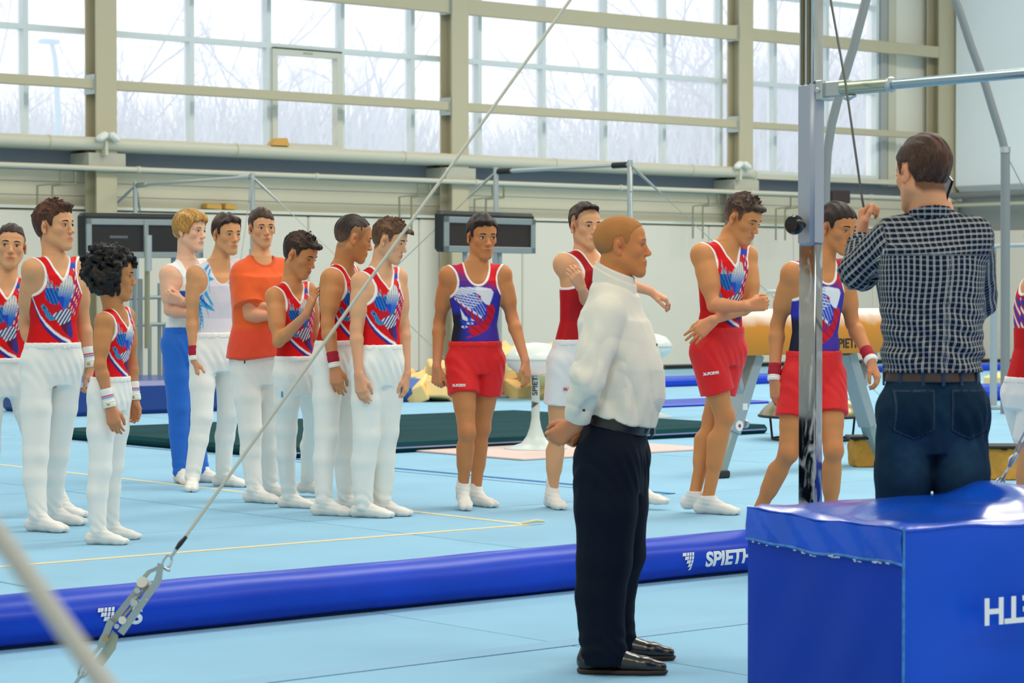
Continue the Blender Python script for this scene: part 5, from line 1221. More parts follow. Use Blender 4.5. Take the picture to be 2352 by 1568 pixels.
    # walking boy, violet leotard
    person(dict(label='gymnast walking in violet leotard and red shorts before the brown scoreboard', span=(490, 1172), feet={'R': (1063, 1168, 8, .035), 'L': (1092, 1162, 42)}, foot={'R': .16},
        hip=(1092, 828), waist=784, ty=10, hy=14, sh={'R': (1030, 632), 'L': (1154, 630)}, el={'R': (1010, 738, .06), 'L': (1176, 730, .02)}, wr={'R': (1003, 840, -.06), 'L': (1206, 826, -.10)},
        kn={'R': (1072, 992, -.14), 'L': (1106, 984, .06)}, neck=(1096, 602), head=(1108, 544), hh=102, face=(22, 6, 0), bw=1.02, am=1.05, bare=True, skin=(199, 131, 80), look=-.002,
        hand={'R': H((1004, 900), (.6, .8, 0), (.3, -1, 0), curl=.95, tc=.1), 'L': H((1216, 884, -.02), (-1, .4, 0), (-.4, -1, 0), curl=.35)},
        hair=dict(col=(34, 24, 22), hi=(84, 58, 46), t=(.018, .010, .010), up=.004, fr=.006, extra=[((.02, .062, .088), (.045, .030, .016), .02)], amp=.004, freq=90),
        wear=(LEOV, (shorts, dict(rgb=RED, hem=.200, seed=1., lab=(1041, 888, (244, 240, 240), 2))), (socks, dict(top=.055)))))
    # undercut boy behind the coach
    person(dict(label='gymnast with undercut and white shorts stretching an arm behind the man in white shirt', span=(469, 1174), feet={'R': (1268, 1166, 18), 'L': (1470, 1168, 55, .03)},
        hip=(1322, 832), waist=780, ty=44, hy=34, hd=.0, sh={'R': (1296, 606, -.06), 'L': (1392, 606, .10)}, el={'R': (1352, 700, .02), 'L': (1400, 640, -.25)}, wr={'R': (1336, 662, -.30), 'L': (1492, 668, -.30)},
        kn={'R': (1280, 1000), 'L': (1410, 990)}, neck=(1330, 584), head=(1345, 521), hh=104, face=(30, 0, 0), bw=1.0, am=1.2, bare=True, skin=(224, 166, 122), lid=.25,
        hand={'R': H((1310, 612, -.10), (0, 1, -.3), (0, 0, 1), curl=.6), 'L': H((1536, 690), (-.2, .2, -1), (0, -1, -.2), curl=.55)},
        hair=dict(col=(44, 30, 24), hi=(96, 66, 50), t=(.022, .003, .010), up=.034, sup=-.004, scalp=(140, 102, 78), buzz=.6, extra=[((0, .05, .10), (.048, .045, .016), .02), ((0, -.07, .085), (.05, .03, .03), .02)], amp=.003),
        wear=((leotard, dict(paint=paint_red)), (shorts, dict(rgb=(234, 232, 230), hem=.235, seed=3., lab=(1294, 896, (200, 40, 40), 0))), (socks, dict(top=.085)))))
    # coach
    person(dict(label='man in white dress shirt and navy trousers with hands behind his back', zf=0.0, span=(495, 1556), feet={'R': (1384, 1546, 82), 'L': (1408, 1512, 80)}, vox=.0062, fvox=.0032,
        hip=(1406, 1052), waist=948, ty=72, hy=76, sh={'R': (1390, 726, -.15), 'L': (1428, 716, .16)}, el={'R': (1350, 872, -.22), 'L': (1376, 850, .20)}, wr={'R': (1326, 972, -.14), 'L': (1330, 988, .06)},
        kn={'R': (1388, 1290), 'L': (1420, 1270)}, neck=(1408, 650), head=(1429, 566), hh=147, face=(84, -2, 0), jaw=1.10, nk=1.16, bw=1.0, bd=1.12, belly=.035, am=1.2, lg=1.05, curve=.02, hide='', skin=(206, 129, 73), brow=(170, 120, 80), lid=.35,
        hand={'R': H((1300, 990, .02), (-.2, 1, 0), (0, -.2, 1), curl=.5), 'L': H((1302, 1012, -.08), (-.3, -1, 0), (0, 0, 1), curl=.6)},
        hair=dict(style='cap', col=(186, 122, 66), hi=(206, 140, 80), scalp=(190, 124, 70), buzz=.5, up=.004, sup=.004, fade=.035, fcol=(150, 110, 80)), wear=((dress, {}),)))
    # boy with crossed arms
    person(dict(label='gymnast in red leotard and red shorts with crossed arms looking down', span=(443, 1192), feet={'R': (1626, 1180, 62, .0), 'L': (1596, 1178, 60, .02)},
        hip=(1650, 806), waist=752, ty=30, hy=38, curve=.0, sh={'R': (1612, 584, -.06), 'L': (1714, 588, .10)}, el={'R': (1640, 702, -.16), 'L': (1728, 698, .0)}, wr={'R': (1712, 704, -.32), 'L': (1640, 734, -.24)},
        kn={'R': (1664, 958, -.04), 'L': (1634, 962, .10)}, neck=(1670, 560), head=(1706, 502), hh=112, face=(52, 24, 0), bw=.98, am=1.15, bare=True, skin=(208, 139, 84), lid=.6,
        hand={'R': H((1736, 700), (0, 1, 0), (0, 0, 1), curl=.9), 'L': H((1590, 774, -.02), (.2, 1, -.1), (-.2, 0, 1), curl=.22, spread=.10, s=1.05)},
        hair=dict(tuft=1, col=(62, 44, 34), hi=(124, 92, 68), t=(.014, .002, .006), fade=.05, fcol=(130, 98, 74), sup=-.002, extra=[((0, .070, .082), (.044, .030, .018), .02)], amp=.003),
        wear=(LEO, (shorts, dict(rgb=RED, hem=.225, seed=2., lab=(1617, 862, (244, 240, 240), 8))), (socks, dict(top=.02)))))
    # boy behind the post
    person(dict(label='gymnast in violet leotard and red shorts walking behind the chrome upright post', span=(461, 1228), feet={'R': (1736, 1222, 20), 'L': (1908, 1226, 20)},
        hip=(1868, 862), waist=806, ty=26, hy=20, sh={'R': (1820, 628, -.04), 'L': (1934, 622, .06)}, el={'R': (1786, 744, .04), 'L': (1958, 742, .06)}, wr={'R': (1778, 868, -.04), 'L': (2000, 826, -.10)},
        kn={'R': (1810, 1040, -.10), 'L': (1914, 1034, -.14)}, neck=(1898, 592), head=(1924, 524), hh=117, face=(40, 12, 0), bw=1.0, am=1.15, bare=True, skin=(203, 133, 80), lid=.4,
        hand={'R': H((1788, 940, -.02), (.7, .8, 0), (.4, -1, 0), curl=.3), 'L': H((2026, 892, -.04), (-1, .5, 0), (-.4, -1, 0), curl=.5)},
        hair=dict(col=(40, 28, 24), hi=(80, 58, 46), t=(.012, .006, .008), up=-.002, fr=.004, amp=.003),
        wear=(LEOV, (shorts, dict(rgb=RED, hem=.22, seed=5.)), (socks, dict(top=.05)), (w_bands, {}))))
    # man in checked shirt
    person(dict(label='man in dark checked shirt and jeans seen from behind, holding a cable and a phone', zf=.12, d=8.6, span=(322, 1520), feet={'L': (2076, 1520, 170, 0, .05), 'R': (2204, 1520, 160, 0, -.05)}, vox=.0062, sc=1.0,
        hip=(2140, 945), waist=842, ty=196, hy=188, sh={'L': (2052, 548, .02), 'R': (2230, 548, -.02)}, el={'L': (1974, 622, .14), 'R': (2246, 690, .30)}, wr={'L': (1978, 552, .30), 'R': (2190, 520, .30)},
        kn={'L': (2068, 1230), 'R': (2216, 1230)}, neck=(2140, 488), head=(2118, 400), hh=172, face=(208, 6, 3), nk=1.1, bw=.98, bd=1.05, wd=(1.0, 1.12, .98), am=1.15, lg=1.05, skin=(220, 154, 112), noface=False, jaw=1.05,
        hand={'L': H((1986, 470, .02), (1, -.4, 0), (.3, -1, .2), curl=.95, tc=.3), 'R': H((2172, 452, -.10), (-1, 0, 0), (0, 0, 1), curl=.5)},
        hair=dict(col=(62, 38, 26), hi=(116, 76, 52), t=(.016, .006, .012), low=([-.13, -.06, -.040, -.030, -.02, .008, .016, .030, .038, .058, .074, .11], [-.062, -.066, -.05, -.01, .030, .034, -.004, .002, .040, .060, .070, .072]), amp=.0026, freq=150), wear=((checked, {}),)))
    # right edge
    person(dict(label='gymnast in red leotard and white shorts cut off by the right edge', d=11.2, ground=True, span=(500, 1280), sc=.98, feet={'R': (2354, 1286, 110), 'L': (2400, 1276, 110)},
        hip=(2364, 905), waist=866, ty=112, hy=118, sh={'R': (2378, 662, -.14), 'L': (2400, 655, .14)}, el={'R': (2386, 790, -.20), 'L': (2410, 780)}, wr={'R': (2400, 880, -.24), 'L': (2420, 870)},
        kn={'R': (2356, 1090), 'L': (2396, 1086)}, neck=(2388, 640), head=(2400, 560), hh=110, face=(120, 0, 0), bw=1.0, bare=True, skin=(212, 148, 97), noface=True,
        hair=dict(col=(50, 36, 28), t=(.012, .004, .008)), wear=((leotard, dict(paint=paint_bird)), (shorts, dict(rgb=(232, 230, 228), hem=.25, seed=6., r=(.096, .098))), (socks, dict(top=.05)))))
# ---------------------------------------------------------------- special clothes
def sleeve(F, a, b, c, r, k=.02, end=None):
    F.cone(a, b, r[0], r[1], k)
    if c is not None: F.cone(b, c, r[1], r[2], k)
def _tshirt(c):
    J, s = c['J'], c['s']; P = np.array([J['shL'], J['shR'], c['hipc']])
    zb = c['zW'] - .085 * s; F = Field(P.min(0) - .30 * s, P.max(0) + .30 * s, .0058)
    F2 = c['torso']; F2(F, .016, False)
    st = c['st']; z = st[:, 0]
    # loose lower body that flares towards the hem
    q = st.copy(); fl = np.interp(z, [zb, c['zS'] - .1], [.045, .02]) * s; q[:, 3] += fl; q[:, 4] += fl; q[:, 5] += fl * 1.2; F.loft(q[(z < c['zS'] - .02)], 0, .03, zlo=zb)
    for sd in 'LR':
        S, E = J['sh' + sd], J['el' + sd]; d = nrm(E - S); L = np.linalg.norm(E - S); e = S + d * L * .74
        F.cone(S, S + d * (L * .74 + .02), .064 * s, .084 * s, .03, cap=(e, d))
    hc = c['nb']
    F.warp(lambda x, y, zz: .0035 * n3(x, y, zz * .5, 26, 1.) + .002 * n3(x, y, zz, 60, 3.))
    def cut(X, Y, Z):
        ty = c['ty']; sh = c['shc']; x = X - sh[0]; y = Y - sh[1]; u = x * math.cos(ty) + y * math.sin(ty); w = x * math.sin(ty) - y * math.cos(ty)
        return (1 - np.sqrt((u / (.060 * s)) ** 2 + (np.maximum(.085 * s - (Z - c['zS']), 0) / (np.where(w > 0, .050, .020) * s)) ** 2)) * .05
    F.keep(cut); F.keep(lambda X, Y, Z: zb + .012 * np.sin(X * 14) - Z)
    def col(P):
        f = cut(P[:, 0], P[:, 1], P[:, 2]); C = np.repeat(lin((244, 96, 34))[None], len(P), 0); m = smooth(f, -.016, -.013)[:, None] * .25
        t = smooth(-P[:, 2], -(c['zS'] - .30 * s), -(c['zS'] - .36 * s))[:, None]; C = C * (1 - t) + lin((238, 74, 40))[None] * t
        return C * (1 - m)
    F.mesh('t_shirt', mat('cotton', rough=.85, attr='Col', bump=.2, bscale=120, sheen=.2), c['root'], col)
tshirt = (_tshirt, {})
def shoe(c, sd, name='shoe'):
    J, s = c['J'], c['s']; A, fd = J['an' + sd], J['fd' + sd]; g = A - np.array([0, 0, .078 * s]); lt = np.cross([0, 0, 1], fd)
    F = Field(A - .28 * s, A + np.array([.28, .28, .12]) * s, .0045); z = lambda p, h, l=0: g + fd * p * s + lt * l * s + np.array([0, 0, h * s])
    F.cone(z(-.055, .045), z(-.045, .085), .035 * s, .036 * s, .02); F.cone(z(-.05, .045), z(.06, .052), .036 * s, .034 * s, .03); F.cone(z(.03, .075), z(.10, .045), .028 * s, .03 * s, .02)
    for o in (.014, -.014): F.cone(z(.08, .042, o), z(.155, .036, o * .8), .033 * s, .026 * s, .02); F.cone(z(.155, .034, o * .8), z(.215, .028, o * .2 - .004), .025 * s, .017 * s, .02)
    F.keep(lambda X, Y, Z: g[2] + .014 * s - Z); F.keep(lambda X, Y, Z: Z - (g[2] + .115 * s))
    o = F.mesh(name, mat('black_leather', (28, 22, 20), .22, coat=.5, bump=.08, bscale=60), c['root'])
    S = Field(A - .28 * s, A + np.array([.28, .28, .12]) * s, .0045)
    S.cone(z(-.055, .02), z(.06, .02), .040 * s, .037 * s, .02)
    for l in (.014, -.014): S.cone(z(.06, .02, l), z(.155, .02, l * .8), .036 * s, .029 * s, .01); S.cone(z(.155, .02, l * .8), z(.218, .02, l * .2 - .004), .029 * s, .020 * s, .02)
    S.keep(lambda X, Y, Z: Z - (g[2] + .018 * s)); S.keep(lambda X, Y, Z: g[2] + .001 - Z)
    S.mesh('shoe_sole', mat('brown_sole', (62, 44, 32), .6), c['root'])
def belt(c, z0, z1, infl, rgb, buckle=None, tilt=None):
    h = c['hipc']; B = Field((h[0] - .28, h[1] - .28, z0 - .04), (h[0] + .28, h[1] + .28, z1 + .04), .0045)
    if tilt: B = Field((h[0] - .28, h[1] - .28, z0 - .12), (h[0] + .28, h[1] + .28, z1 + .12), .0045)
    B.loft(c['st'], infl, .01, zlo=z0 - (.1 if tilt else 0), zhi=z1 + (.1 if tilt else 0))
    if tilt: B.keep(lambda X, Y, Z: np.maximum(Z + tilt(X, Y) - z1, z0 - Z - tilt(X, Y)))
    B.mesh('belt', mat('belt_%d' % sum(rgb), rgb, .35, bump=.1, bscale=150), c['root'])
    if buckle:
        st = c['st']; I = lambda k: np.interp((z0 + z1) / 2, st[:, 0], st[:, k]); f = np.array([math.sin(c['hy']), -math.cos(c['hy']), 0])
        p = np.array([I(1), I(2), (z0 + z1) / 2]) + f * (I(4) + infl + .003)
        p[2] -= tilt(p[0], p[1]) if tilt else 0
        R = Matrix.Rotation(c['hy'], 3, 'Z'); mb = MB(); mb.box(p, (.045, .010, .042), R, .003); mb.box(p + f * .006, (.030, .004, .026), R, .002); mb.build('buckle', mat('steel_dark', (60, 62, 66), .3, .9), c['root'])
def collar(c, r0, r1, zlo, h, material, col=None, attrs=None, slant=.10, name='collar'):
    s = c['s']; nb, hc, R, hs = c['nb'], c['hc'], c['R'], c['hs']; ty = c['ty']; f = np.array([math.sin(ty), -math.cos(ty), 0])
    top = hc + R @ (np.array([0, -.028, -.055]) * hs); base = c['shc'] + np.array([0, 0, .02 * s]); ax = nrm(top - base)
    F = Field(base - .16 * s, top + .14 * s, .0045); F.cone(base - ax * .03, top, r0 * s, r1 * s, .01)
    def kp(X, Y, Z):
        w = (X - base[0]) * f[0] + (Y - base[1]) * f[1]; zz = Z - (base[2] + zlo * s) + w * slant * 6
        return np.maximum(zz - h * s, -zz)
    F.keep(kp); F.mesh(name, material, c['root'], col, attrs)
def _dress(c):
    J, s, root = c['J'], c['s'], c['root']; sh = mat('white_shirt', (234, 226, 210), .8, bump=.07, bscale=420, spec=.2)
    hh_ = c['hipc']; tilt = lambda X, Y: .24 * ((X - hh_[0]) * math.sin(c['hy']) - (Y - hh_[1]) * math.cos(c['hy']))
    # trousers
    F = field_legs(c, .006, .03, ztop=c['zW'] + .06); legs_sdf(c, F, (.118, .096, .086, .078), torso_infl=.014)
    fo = folds(c, .0045, 3.); F.warp(fo)
    for sd in 'LR':
        K, A, fd = J['kn' + sd], J['an' + sd], J['fd' + sd]; F.cone(A + fd * .012, A + np.array([0, 0, -.045 * s]) + fd * .012, .076 * s, .078 * s, .02)
    F.keep(lambda X, Y, Z: Z + tilt(X, Y) - (c['zW'] - .005)); F.keep(lambda X, Y, Z: .030 - Z)
    F.mesh('trousers', mat('navy_wool', (8, 18, 34), .8, bump=.1, bscale=300, spec=.15), root)
    belt(c, c['zW'] - .050 * s, c['zW'] - .004, .020, (34, 30, 30), True, tilt)
    shoe(c, 'L'); shoe(c, 'R')
    # shirt
    P = np.array([J['shL'], J['shR'], c['hipc'], J['wrL'], J['wrR']]); F = Field(P.min(0) - .26 * s, P.max(0) + .26 * s, .0058)
    c['torso'](F, .016, False)
    st = c['st'].copy(); m = (st[:, 0] > c['zW'] - .08) & (st[:, 0] < c['zS'] - .03); q = st[m]; tp_ = np.clip((c['zS'] - q[:, 0] - .02) / .18, 0, 1); q[:, 4] += .024 * tp_; q[:, 3] += .014 * tp_; q[:, 3:6] -= .006 * (1 - tp_)[:, None]; F.loft(q, .008, .04, zlo=c['zW'] - .06)
    F.keep(lambda X, Y, Z: c['zW'] - .008 - tilt(X, Y) * 1.15 - Z)
    b0 = c['shc'] + np.array([0, 0, .02 * s]); ax_ = nrm(c['hc'] + c['R'] @ (np.array([0, -.028, -.055]) * c['hs']) - b0); F.cone(b0 - ax_ * .03, b0 + ax_ * .10 * s, .104 * s, .078 * s, .04, cap=(b0 + ax_ * .085 * s, nrm(ax_ + .5 * np.array([math.sin(c['ty']), -math.cos(c['ty']), 0]))))
    for sd in 'LR':
        S, E, Wr = J['sh' + sd], J['el' + sd], J['wr' + sd]
        F.cone(S, E, .076 * s, .064 * s, .010 * s); F.cone(E, Wr, .062 * s, .044 * s, .012, cap=(Wr - nrm(Wr - E) * .02 * s, nrm(Wr - E)))
    def fw(x, y, z):
        v = .0045 * n3(x, y, z * .8, 20, 1.) + .0022 * n3(x, y, z, 52, 4.)
        v = v + .005 * np.exp(-((z - c['zW'] - .03) / .06) ** 2) * np.sin((x + y) * 75)
        for sd in 'LR':
            E = J['el' + sd]; dd = (x - E[0]) ** 2 + (y - E[1]) ** 2 + (z - E[2]) ** 2; v = v + .007 * np.exp(-dd / .02) * n3(x, y, z, 55, 2.)
            A_ = J['sh' + sd]; ba = E - A_; L_ = np.linalg.norm(ba); t_ = ((x - A_[0]) * ba[0] + (y - A_[1]) * ba[1] + (z - A_[2]) * ba[2]) / L_ ** 2
            if sd == 'R': v = v + .0075 * (.55 - np.abs(np.sin(z * 26 - x * 20 + 1.6 * np.sin(x * 24 + z * 9))) ** .5) * smooth(t_, .15, .5) * (y < A_[1] + .12) * (x < A_[0] + .08)
        bx = x - hh_[0]; v = v + .0080 * (.55 - np.abs(np.sin(z * 17 + bx * 24 + 1.3 * np.sin(bx * 19 - z * 8))) ** .5) * smooth(bx, -.02, .08) * (1 - smooth(z, c['zS'] - .16, c['zS'] - .04))
        return v
    F.warp(fw); o = F.mesh('dress_shirt', sh, root)
    # cuff, collar, buttons
    for sd in 'LR':
        E, Wr = J['el' + sd], J['wr' + sd]; d = nrm(Wr - E); mb = MB(); pts = [Wr - d * t * s for t in (.072, .070, .045, .018, .016)]
        mb.tube(pts, [.040 * s, .0455 * s, .0455 * s, .0455 * s, .040 * s], 24); mb.build('cuff', sh, root, True)
        for t in (.060, .032): MB().box(Wr - d * t * s + np.array([.01, -.045 * s, 0]), (.012, .005, .012), None, .002).build('cuff_button', mat('black_button', (16, 16, 20), .3), root)
    collar(c, .080, .074, .070, .080, sh, slant=.075); collar(c, .088, .080, .062, .066, sh, slant=.082, name='collar_fold')
    tyr = c['ty']; f = np.array([math.sin(tyr), -math.cos(tyr), 0]); mb = MB()
    for i in range(6):
        z = c['zS'] - .03 - i * .085 * s; I = lambda k: np.interp(z, st[:, 0], st[:, k]); p = np.array([I(1), I(2), z]) + f * (I(4) + (.018 if i == 0 else .030 if i == 1 else .036)); mb = MB().lathe([(.0055, -.002), (.006, 0), (.0055, .002)], p, 10, Matrix.Rotation(tyr, 3, 'Z') @ Matrix.Rotation(math.radians(90), 3, 'X')); mb.build('shirt_button', mat('black_button', (16, 16, 20), .3), root)
def plaid_mat():
    if 'plaid' in _M: return _M['plaid']
    m = bpy.data.materials.new('plaid'); m.use_nodes = True; n = m.node_tree.nodes; L = m.node_tree.links; b = n['Principled BSDF']; b.inputs['Roughness'].default_value = .9; b.inputs['Specular IOR Level'].default_value = .15
    a = n.new('ShaderNodeAttribute'); a.attribute_name = 'cuv'; sx = n.new('ShaderNodeSeparateXYZ'); L.new(a.outputs['Vector'], sx.inputs[0])
    def line(src, per, ph, wd):
        q = n.new('ShaderNodeMath'); q.operation = 'MULTIPLY_ADD'; q.inputs[1].default_value = 1 / per; q.inputs[2].default_value = ph; L.new(src, q.inputs[0])
        f = n.new('ShaderNodeMath'); f.operation = 'FRACT'; L.new(q.outputs[0], f.inputs[0])
        g = n.new('ShaderNodeMath'); g.operation = 'SUBTRACT'; g.inputs[1].default_value = .5; L.new(f.outputs[0], g.inputs[0])
        h = n.new('ShaderNodeMath'); h.operation = 'ABSOLUTE'; L.new(g.outputs[0], h.inputs[0])
        t = n.new('ShaderNodeMath'); t.operation = 'LESS_THAN'; t.inputs[1].default_value = wd; L.new(h.outputs[0], t.inputs[0]); return t.outputs[0]
    def mx(fac, c1, c2, k=1.0):
        x = n.new('ShaderNodeMix'); x.data_type = 'RGBA'; s_ = n.new('ShaderNodeMath'); s_.operation = 'MULTIPLY'; s_.inputs[1].default_value = k; L.new(fac, s_.inputs[0]); L.new(s_.outputs[0], x.inputs[0])
        for i, c in ((6, c1), (7, c2)):
            if hasattr(c, 'is_output'): L.new(c, x.inputs[i])
            else: x.inputs[i].default_value = (*srgb(*c), 1)
        return x.outputs[2]
    u, v = sx.outputs[0], sx.outputs[1]; c = mx(line(u, .021, .0, .17), (22, 40, 72), (10, 16, 32), .8)
    c = mx(line(v, .019, .1, .15), c, (16, 24, 44), .6)
    for per, ph, wd, k in ((.021, .40, .038, .95), (.021, .60, .038, .95)): c = mx(line(u, per, ph, wd), c, (208, 208, 194), k)
    for per, ph, wd, k in ((.019, .45, .035, .55), (.019, .62, .03, .35)): c = mx(line(v, per, ph, wd), c, (214, 214, 204), k)
    L.new(c, b.inputs['Base Color']); _M['plaid'] = m; return m
def _checked(c):
    J, s, root = c['J'], c['s'], c['root']; pm = plaid_mat(); st = c['st']
    # jeans
    F = field_legs(c, .006, .02); legs_sdf(c, F, (.096, .077, .072, .070), torso_infl=.008, k=.012)
    for sd in 'LR':
        b = J['hp' + sd] - np.array([math.sin(c['hy']), -math.cos(c['hy']), 0]) * .035 * s; F.ell(b + np.array([0, 0, .01]), (.089 * s, .092 * s, .095 * s), None, .05 * s)
    F.warp(folds(c, .004, 6.)); F.keep(lambda X, Y, Z: Z - c['zW']); F.keep(lambda X, Y, Z: .02 - Z)
    def jc(P):
        C = np.repeat(lin((12, 42, 62))[None], len(P), 0)
        for sd in 'LR':
            K = J['hp' + sd]; d = (P[:, 0] - K[0]) ** 2 + ((P[:, 2] - K[2] + .12) / 2.5) ** 2; m = (np.exp(-d / .0045) * .35)[:, None]; C = C * (1 - m) + lin((60, 96, 122))[None] * m
        return C
    jm = mat('denim', rough=.9, spec=.15, attr='Col', bump=.25, bscale=420, var=.18, vscale=30); jo = F.mesh('jeans', jm, root, jc)
    base = F.F.copy(); hy = c['hy']; cs, sn = math.cos(hy), math.sin(hy); h = c['hipc']
    stitch = lin((150, 110, 70))
    for sg in (-1, 1):                     # back pockets
        G2 = Field.__new__(Field); G2.ax = F.ax; G2.F = base - .0035; uc = sg * .092 * s; zc = c['zH'] - .005 * s
        def reg(X, Y, Z):
            x = X - h[0]; y = Y - h[1]; u = x * cs + y * sn; w = x * sn - y * cs; du = np.abs(u - uc); dzz = Z - zc
            return np.maximum(np.maximum(du - .068 * s, w), np.maximum(dzz - .085 * s, -(dzz + .085 * s - du * .45)))
        G2.keep(reg)
        def pc(P):
            r = reg(P[:, 0], P[:, 1], P[:, 2]); C = np.repeat(lin((12, 40, 60))[None], len(P), 0); m = ((r > -.010) & (r < -.005)); C[m] = lin((52, 68, 84)); return C
        G2.mesh('back_pocket', jm, root, pc)
    belt(c, c['zW'] - .048 * s, c['zW'] - .008 * s, .020, (62, 44, 36))
    for ang in (-150, -180, 150, 120, 90, -120):          # belt loops
        z = c['zW'] - .028 * s; a = math.radians(ang); I = lambda k: np.interp(z, st[:, 0], st[:, k]); e = 1 / math.sqrt((math.sin(a) / (I(3) + .022)) ** 2 + (math.cos(a) / (I(5) + .022)) ** 2)
        u, w = math.sin(a) * e, math.cos(a) * e; p = np.array([I(1) + u * cs + w * sn, I(2) + u * sn - w * cs, z]); q = p - np.array([I(1), I(2), z])
        mb = MB(); mb.box(p, (.013, .006, .066 * s), Matrix.Rotation(math.atan2(q[1], q[0]) + math.pi / 2, 3, 'Z'), .002); mb.build('belt_loop', mat('denim_loop', (30, 54, 78), .9), root)
    # shirt
    P = np.array([J['shL'], J['shR'], h, J['elL'], J['elR'], J['wrL'], J['wrR']]); F = Field(P.min(0) - .26 * s, P.max(0) + .26 * s, .0056)
    zb = c['zW'] - .018; c['torso'](F, .014, False)
    q = st[(st[:, 0] > c['zW'] - .1) & (st[:, 0] < c['zS'] - .02)].copy(); bl = np.interp(q[:, 0], [c['zW'], c['zW'] + .09, c['zS'] - .1], [.012, .030, .014]) * s; q[:, 3] += bl; q[:, 4] += bl; q[:, 5] += bl; F.loft(q, .006, .05, zlo=zb)
    for sd in 'LR':
        S, E, Wr = J['sh' + sd], J['el' + sd], J['wr' + sd]; d = nrm(Wr - E)
        F.cone(S, E, .074 * s, .066 * s, .03 * s); F.cone(E, Wr, .062 * s, .044 * s, .02, cap=(Wr - d * .015 * s, d))
    def fw(x, y, z):
        v = .0035 * n3(x, y, z * .6, 24, 2.) + .002 * n3(x, y, z, 60, 5.)
        v = v + .007 * np.exp(-((z - zb - .05) / .06) ** 2) * np.sin(x * 60 + z * 70 + 2 * np.sin(x * 23)) + .004 * np.exp(-((z - zb - .17) / .12) ** 2) * np.sin(z * 90 + x * 42)
        E = J['elL']; dd = (x - E[0]) ** 2 + (y - E[1]) ** 2 + (z - E[2]) ** 2; return v + .005 * np.exp(-dd / .012) * np.sin(z * 130 - x * 100)
    F.warp(fw); F.keep(lambda X, Y, Z: zb - Z)
    def cuv(P):
        ph, b, u, w = c['tc'](P); ty = c['ty']; bulge = .0022 * np.sin(P[:, 2] * 30 + 1.2 + 4 * u)
        I = lambda k: np.interp(P[:, 2], st[:, 0], st[:, k])
        an = np.arctan2(u / I(3), w / I(5)); U = an * .165 * s + bulge; V = P[:, 2] + .003 * np.sin(u * 30 + P[:, 2] * 9)
        yoke = P[:, 2] > c['zS'] - .055 * s; U2 = np.where(yoke, P[:, 2] * 1.1 + .01 * np.sin(u * 9), U); V2 = np.where(yoke, u * .9, V)
        for sd, sg in (('L', 1), ('R', -1)):
            S, E, Wr = J['sh' + sd], J['el' + sd], J['wr' + sd]
            for A, B in ((S, E), (E, Wr)):
                ba = B - A; L = np.linalg.norm(ba); t = ((P - A) @ ba) / L / L; q = P - A - np.clip(t, 0, 1)[:, None] * ba; dd = np.linalg.norm(q, axis=1)
                e1 = nrm(np.cross(ba, [0.3, 1, 0.2])); e2 = nrm(np.cross(ba, e1)); th = np.arctan2(q @ e2, q @ e1)
                lat = (P - c['shc']) @ np.array([math.cos(ty), math.sin(ty), 0]) * sg
                m = (dd < .095 * s) & (lat > .168 * s) & (t > -.3) & (t < 1.2) if A is S else (dd < .085 * s) & (t > .12) & (t < 1.3)
                U2 = np.where(m, th * .058, U2); V2 = np.where(m, t * L, V2)
        return np.stack([U2, V2, V2 * 0], 1)
    F.mesh('checked_shirt', pm, root, attrs={'cuv': cuv})
    cattr = {'cuv': lambda P: np.stack([P[:, 2] * 1.1, np.arctan2(P[:, 0] - c['nb'][0], P[:, 1] - c['nb'][1]) * .07, P[:, 2] * 0], 1)}
    collar(c, .070, .072, .030, .040, pm, attrs=cattr, slant=.035)
    E, Wr = J['elL'], J['wrL']; d = nrm(Wr - E); mb = MB(); mb.tube([Wr - d * t * s for t in (.066, .064, .020, .018)], [.040 * s, .049 * s, .048 * s, .040 * s], 24); o = mb.build('cuff', pm, root, True)
    at = o.data.attributes.new('cuv', 'FLOAT_VECTOR', 'POINT'); at.data.foreach_set('vector', np.array([[v.co.x * 1.1, v.co.z, 0] for v in o.data.vertices]).astype(np.float32).ravel())
def dress(c): _dress(c)
def checked(c): _checked(c)
# ================================================================ foreground
# hidden landing mat below the high bar, carrying the man
gp_ = G(2140, 1530, 8.6)
lm_ = gmat('landing_mat', 'low blue landing mat under the feet of the man in checked shirt', gp_.x - .30, gp_.x + .30, gp_.y - .32, gp_.y + .32, 0, .12, bluev, .03); lm_.rotation_euler = (0, 0, YAW)
# high bar: upright, sleeve, bar
pd = 9.35; pb = G(1862, 700, pd); hb = thing('competition_bar', 'high bar with chrome upright post and grey sleeve in the foreground', 'gymnastics bar', (pb.x, pb.y, 0))
zt = lambda y: CAM_H + ray(1862, y)[1] * pd
pc2 = mat('sleeve_grey', (168, 174, 186), .35, .3); chalk = bpy.data.materials.new('chalky_chrome'); chalk.use_nodes = True
n_ = chalk.node_tree.nodes; l_ = chalk.node_tree.links; b_ = n_['Principled BSDF']; b_.inputs['Metallic'].default_value = 1; tcn = n_.new('ShaderNodeTexCoord'); mp = n_.new('ShaderNodeMapping'); mp.inputs['Scale'].default_value = (6, 6, 2.4); nz = n_.new('ShaderNodeTexNoise'); nz.inputs['Scale'].default_value = 3; nz.inputs['Detail'].default_value = 7; nz.inputs['Distortion'].default_value = 1.2
cr = n_.new('ShaderNodeValToRGB'); cr.color_ramp.elements[0].position = .52; cr.color_ramp.elements[0].color = (.30, .32, .34, 1); cr.color_ramp.elements[1].position = .64; cr.color_ramp.elements[1].color = (.60, .60, .58, 1)
r1 = n_.new('ShaderNodeMapRange'); r1.inputs[1].default_value = .50; r1.inputs[2].default_value = .66; r1.inputs[3].default_value = .10; r1.inputs[4].default_value = .6
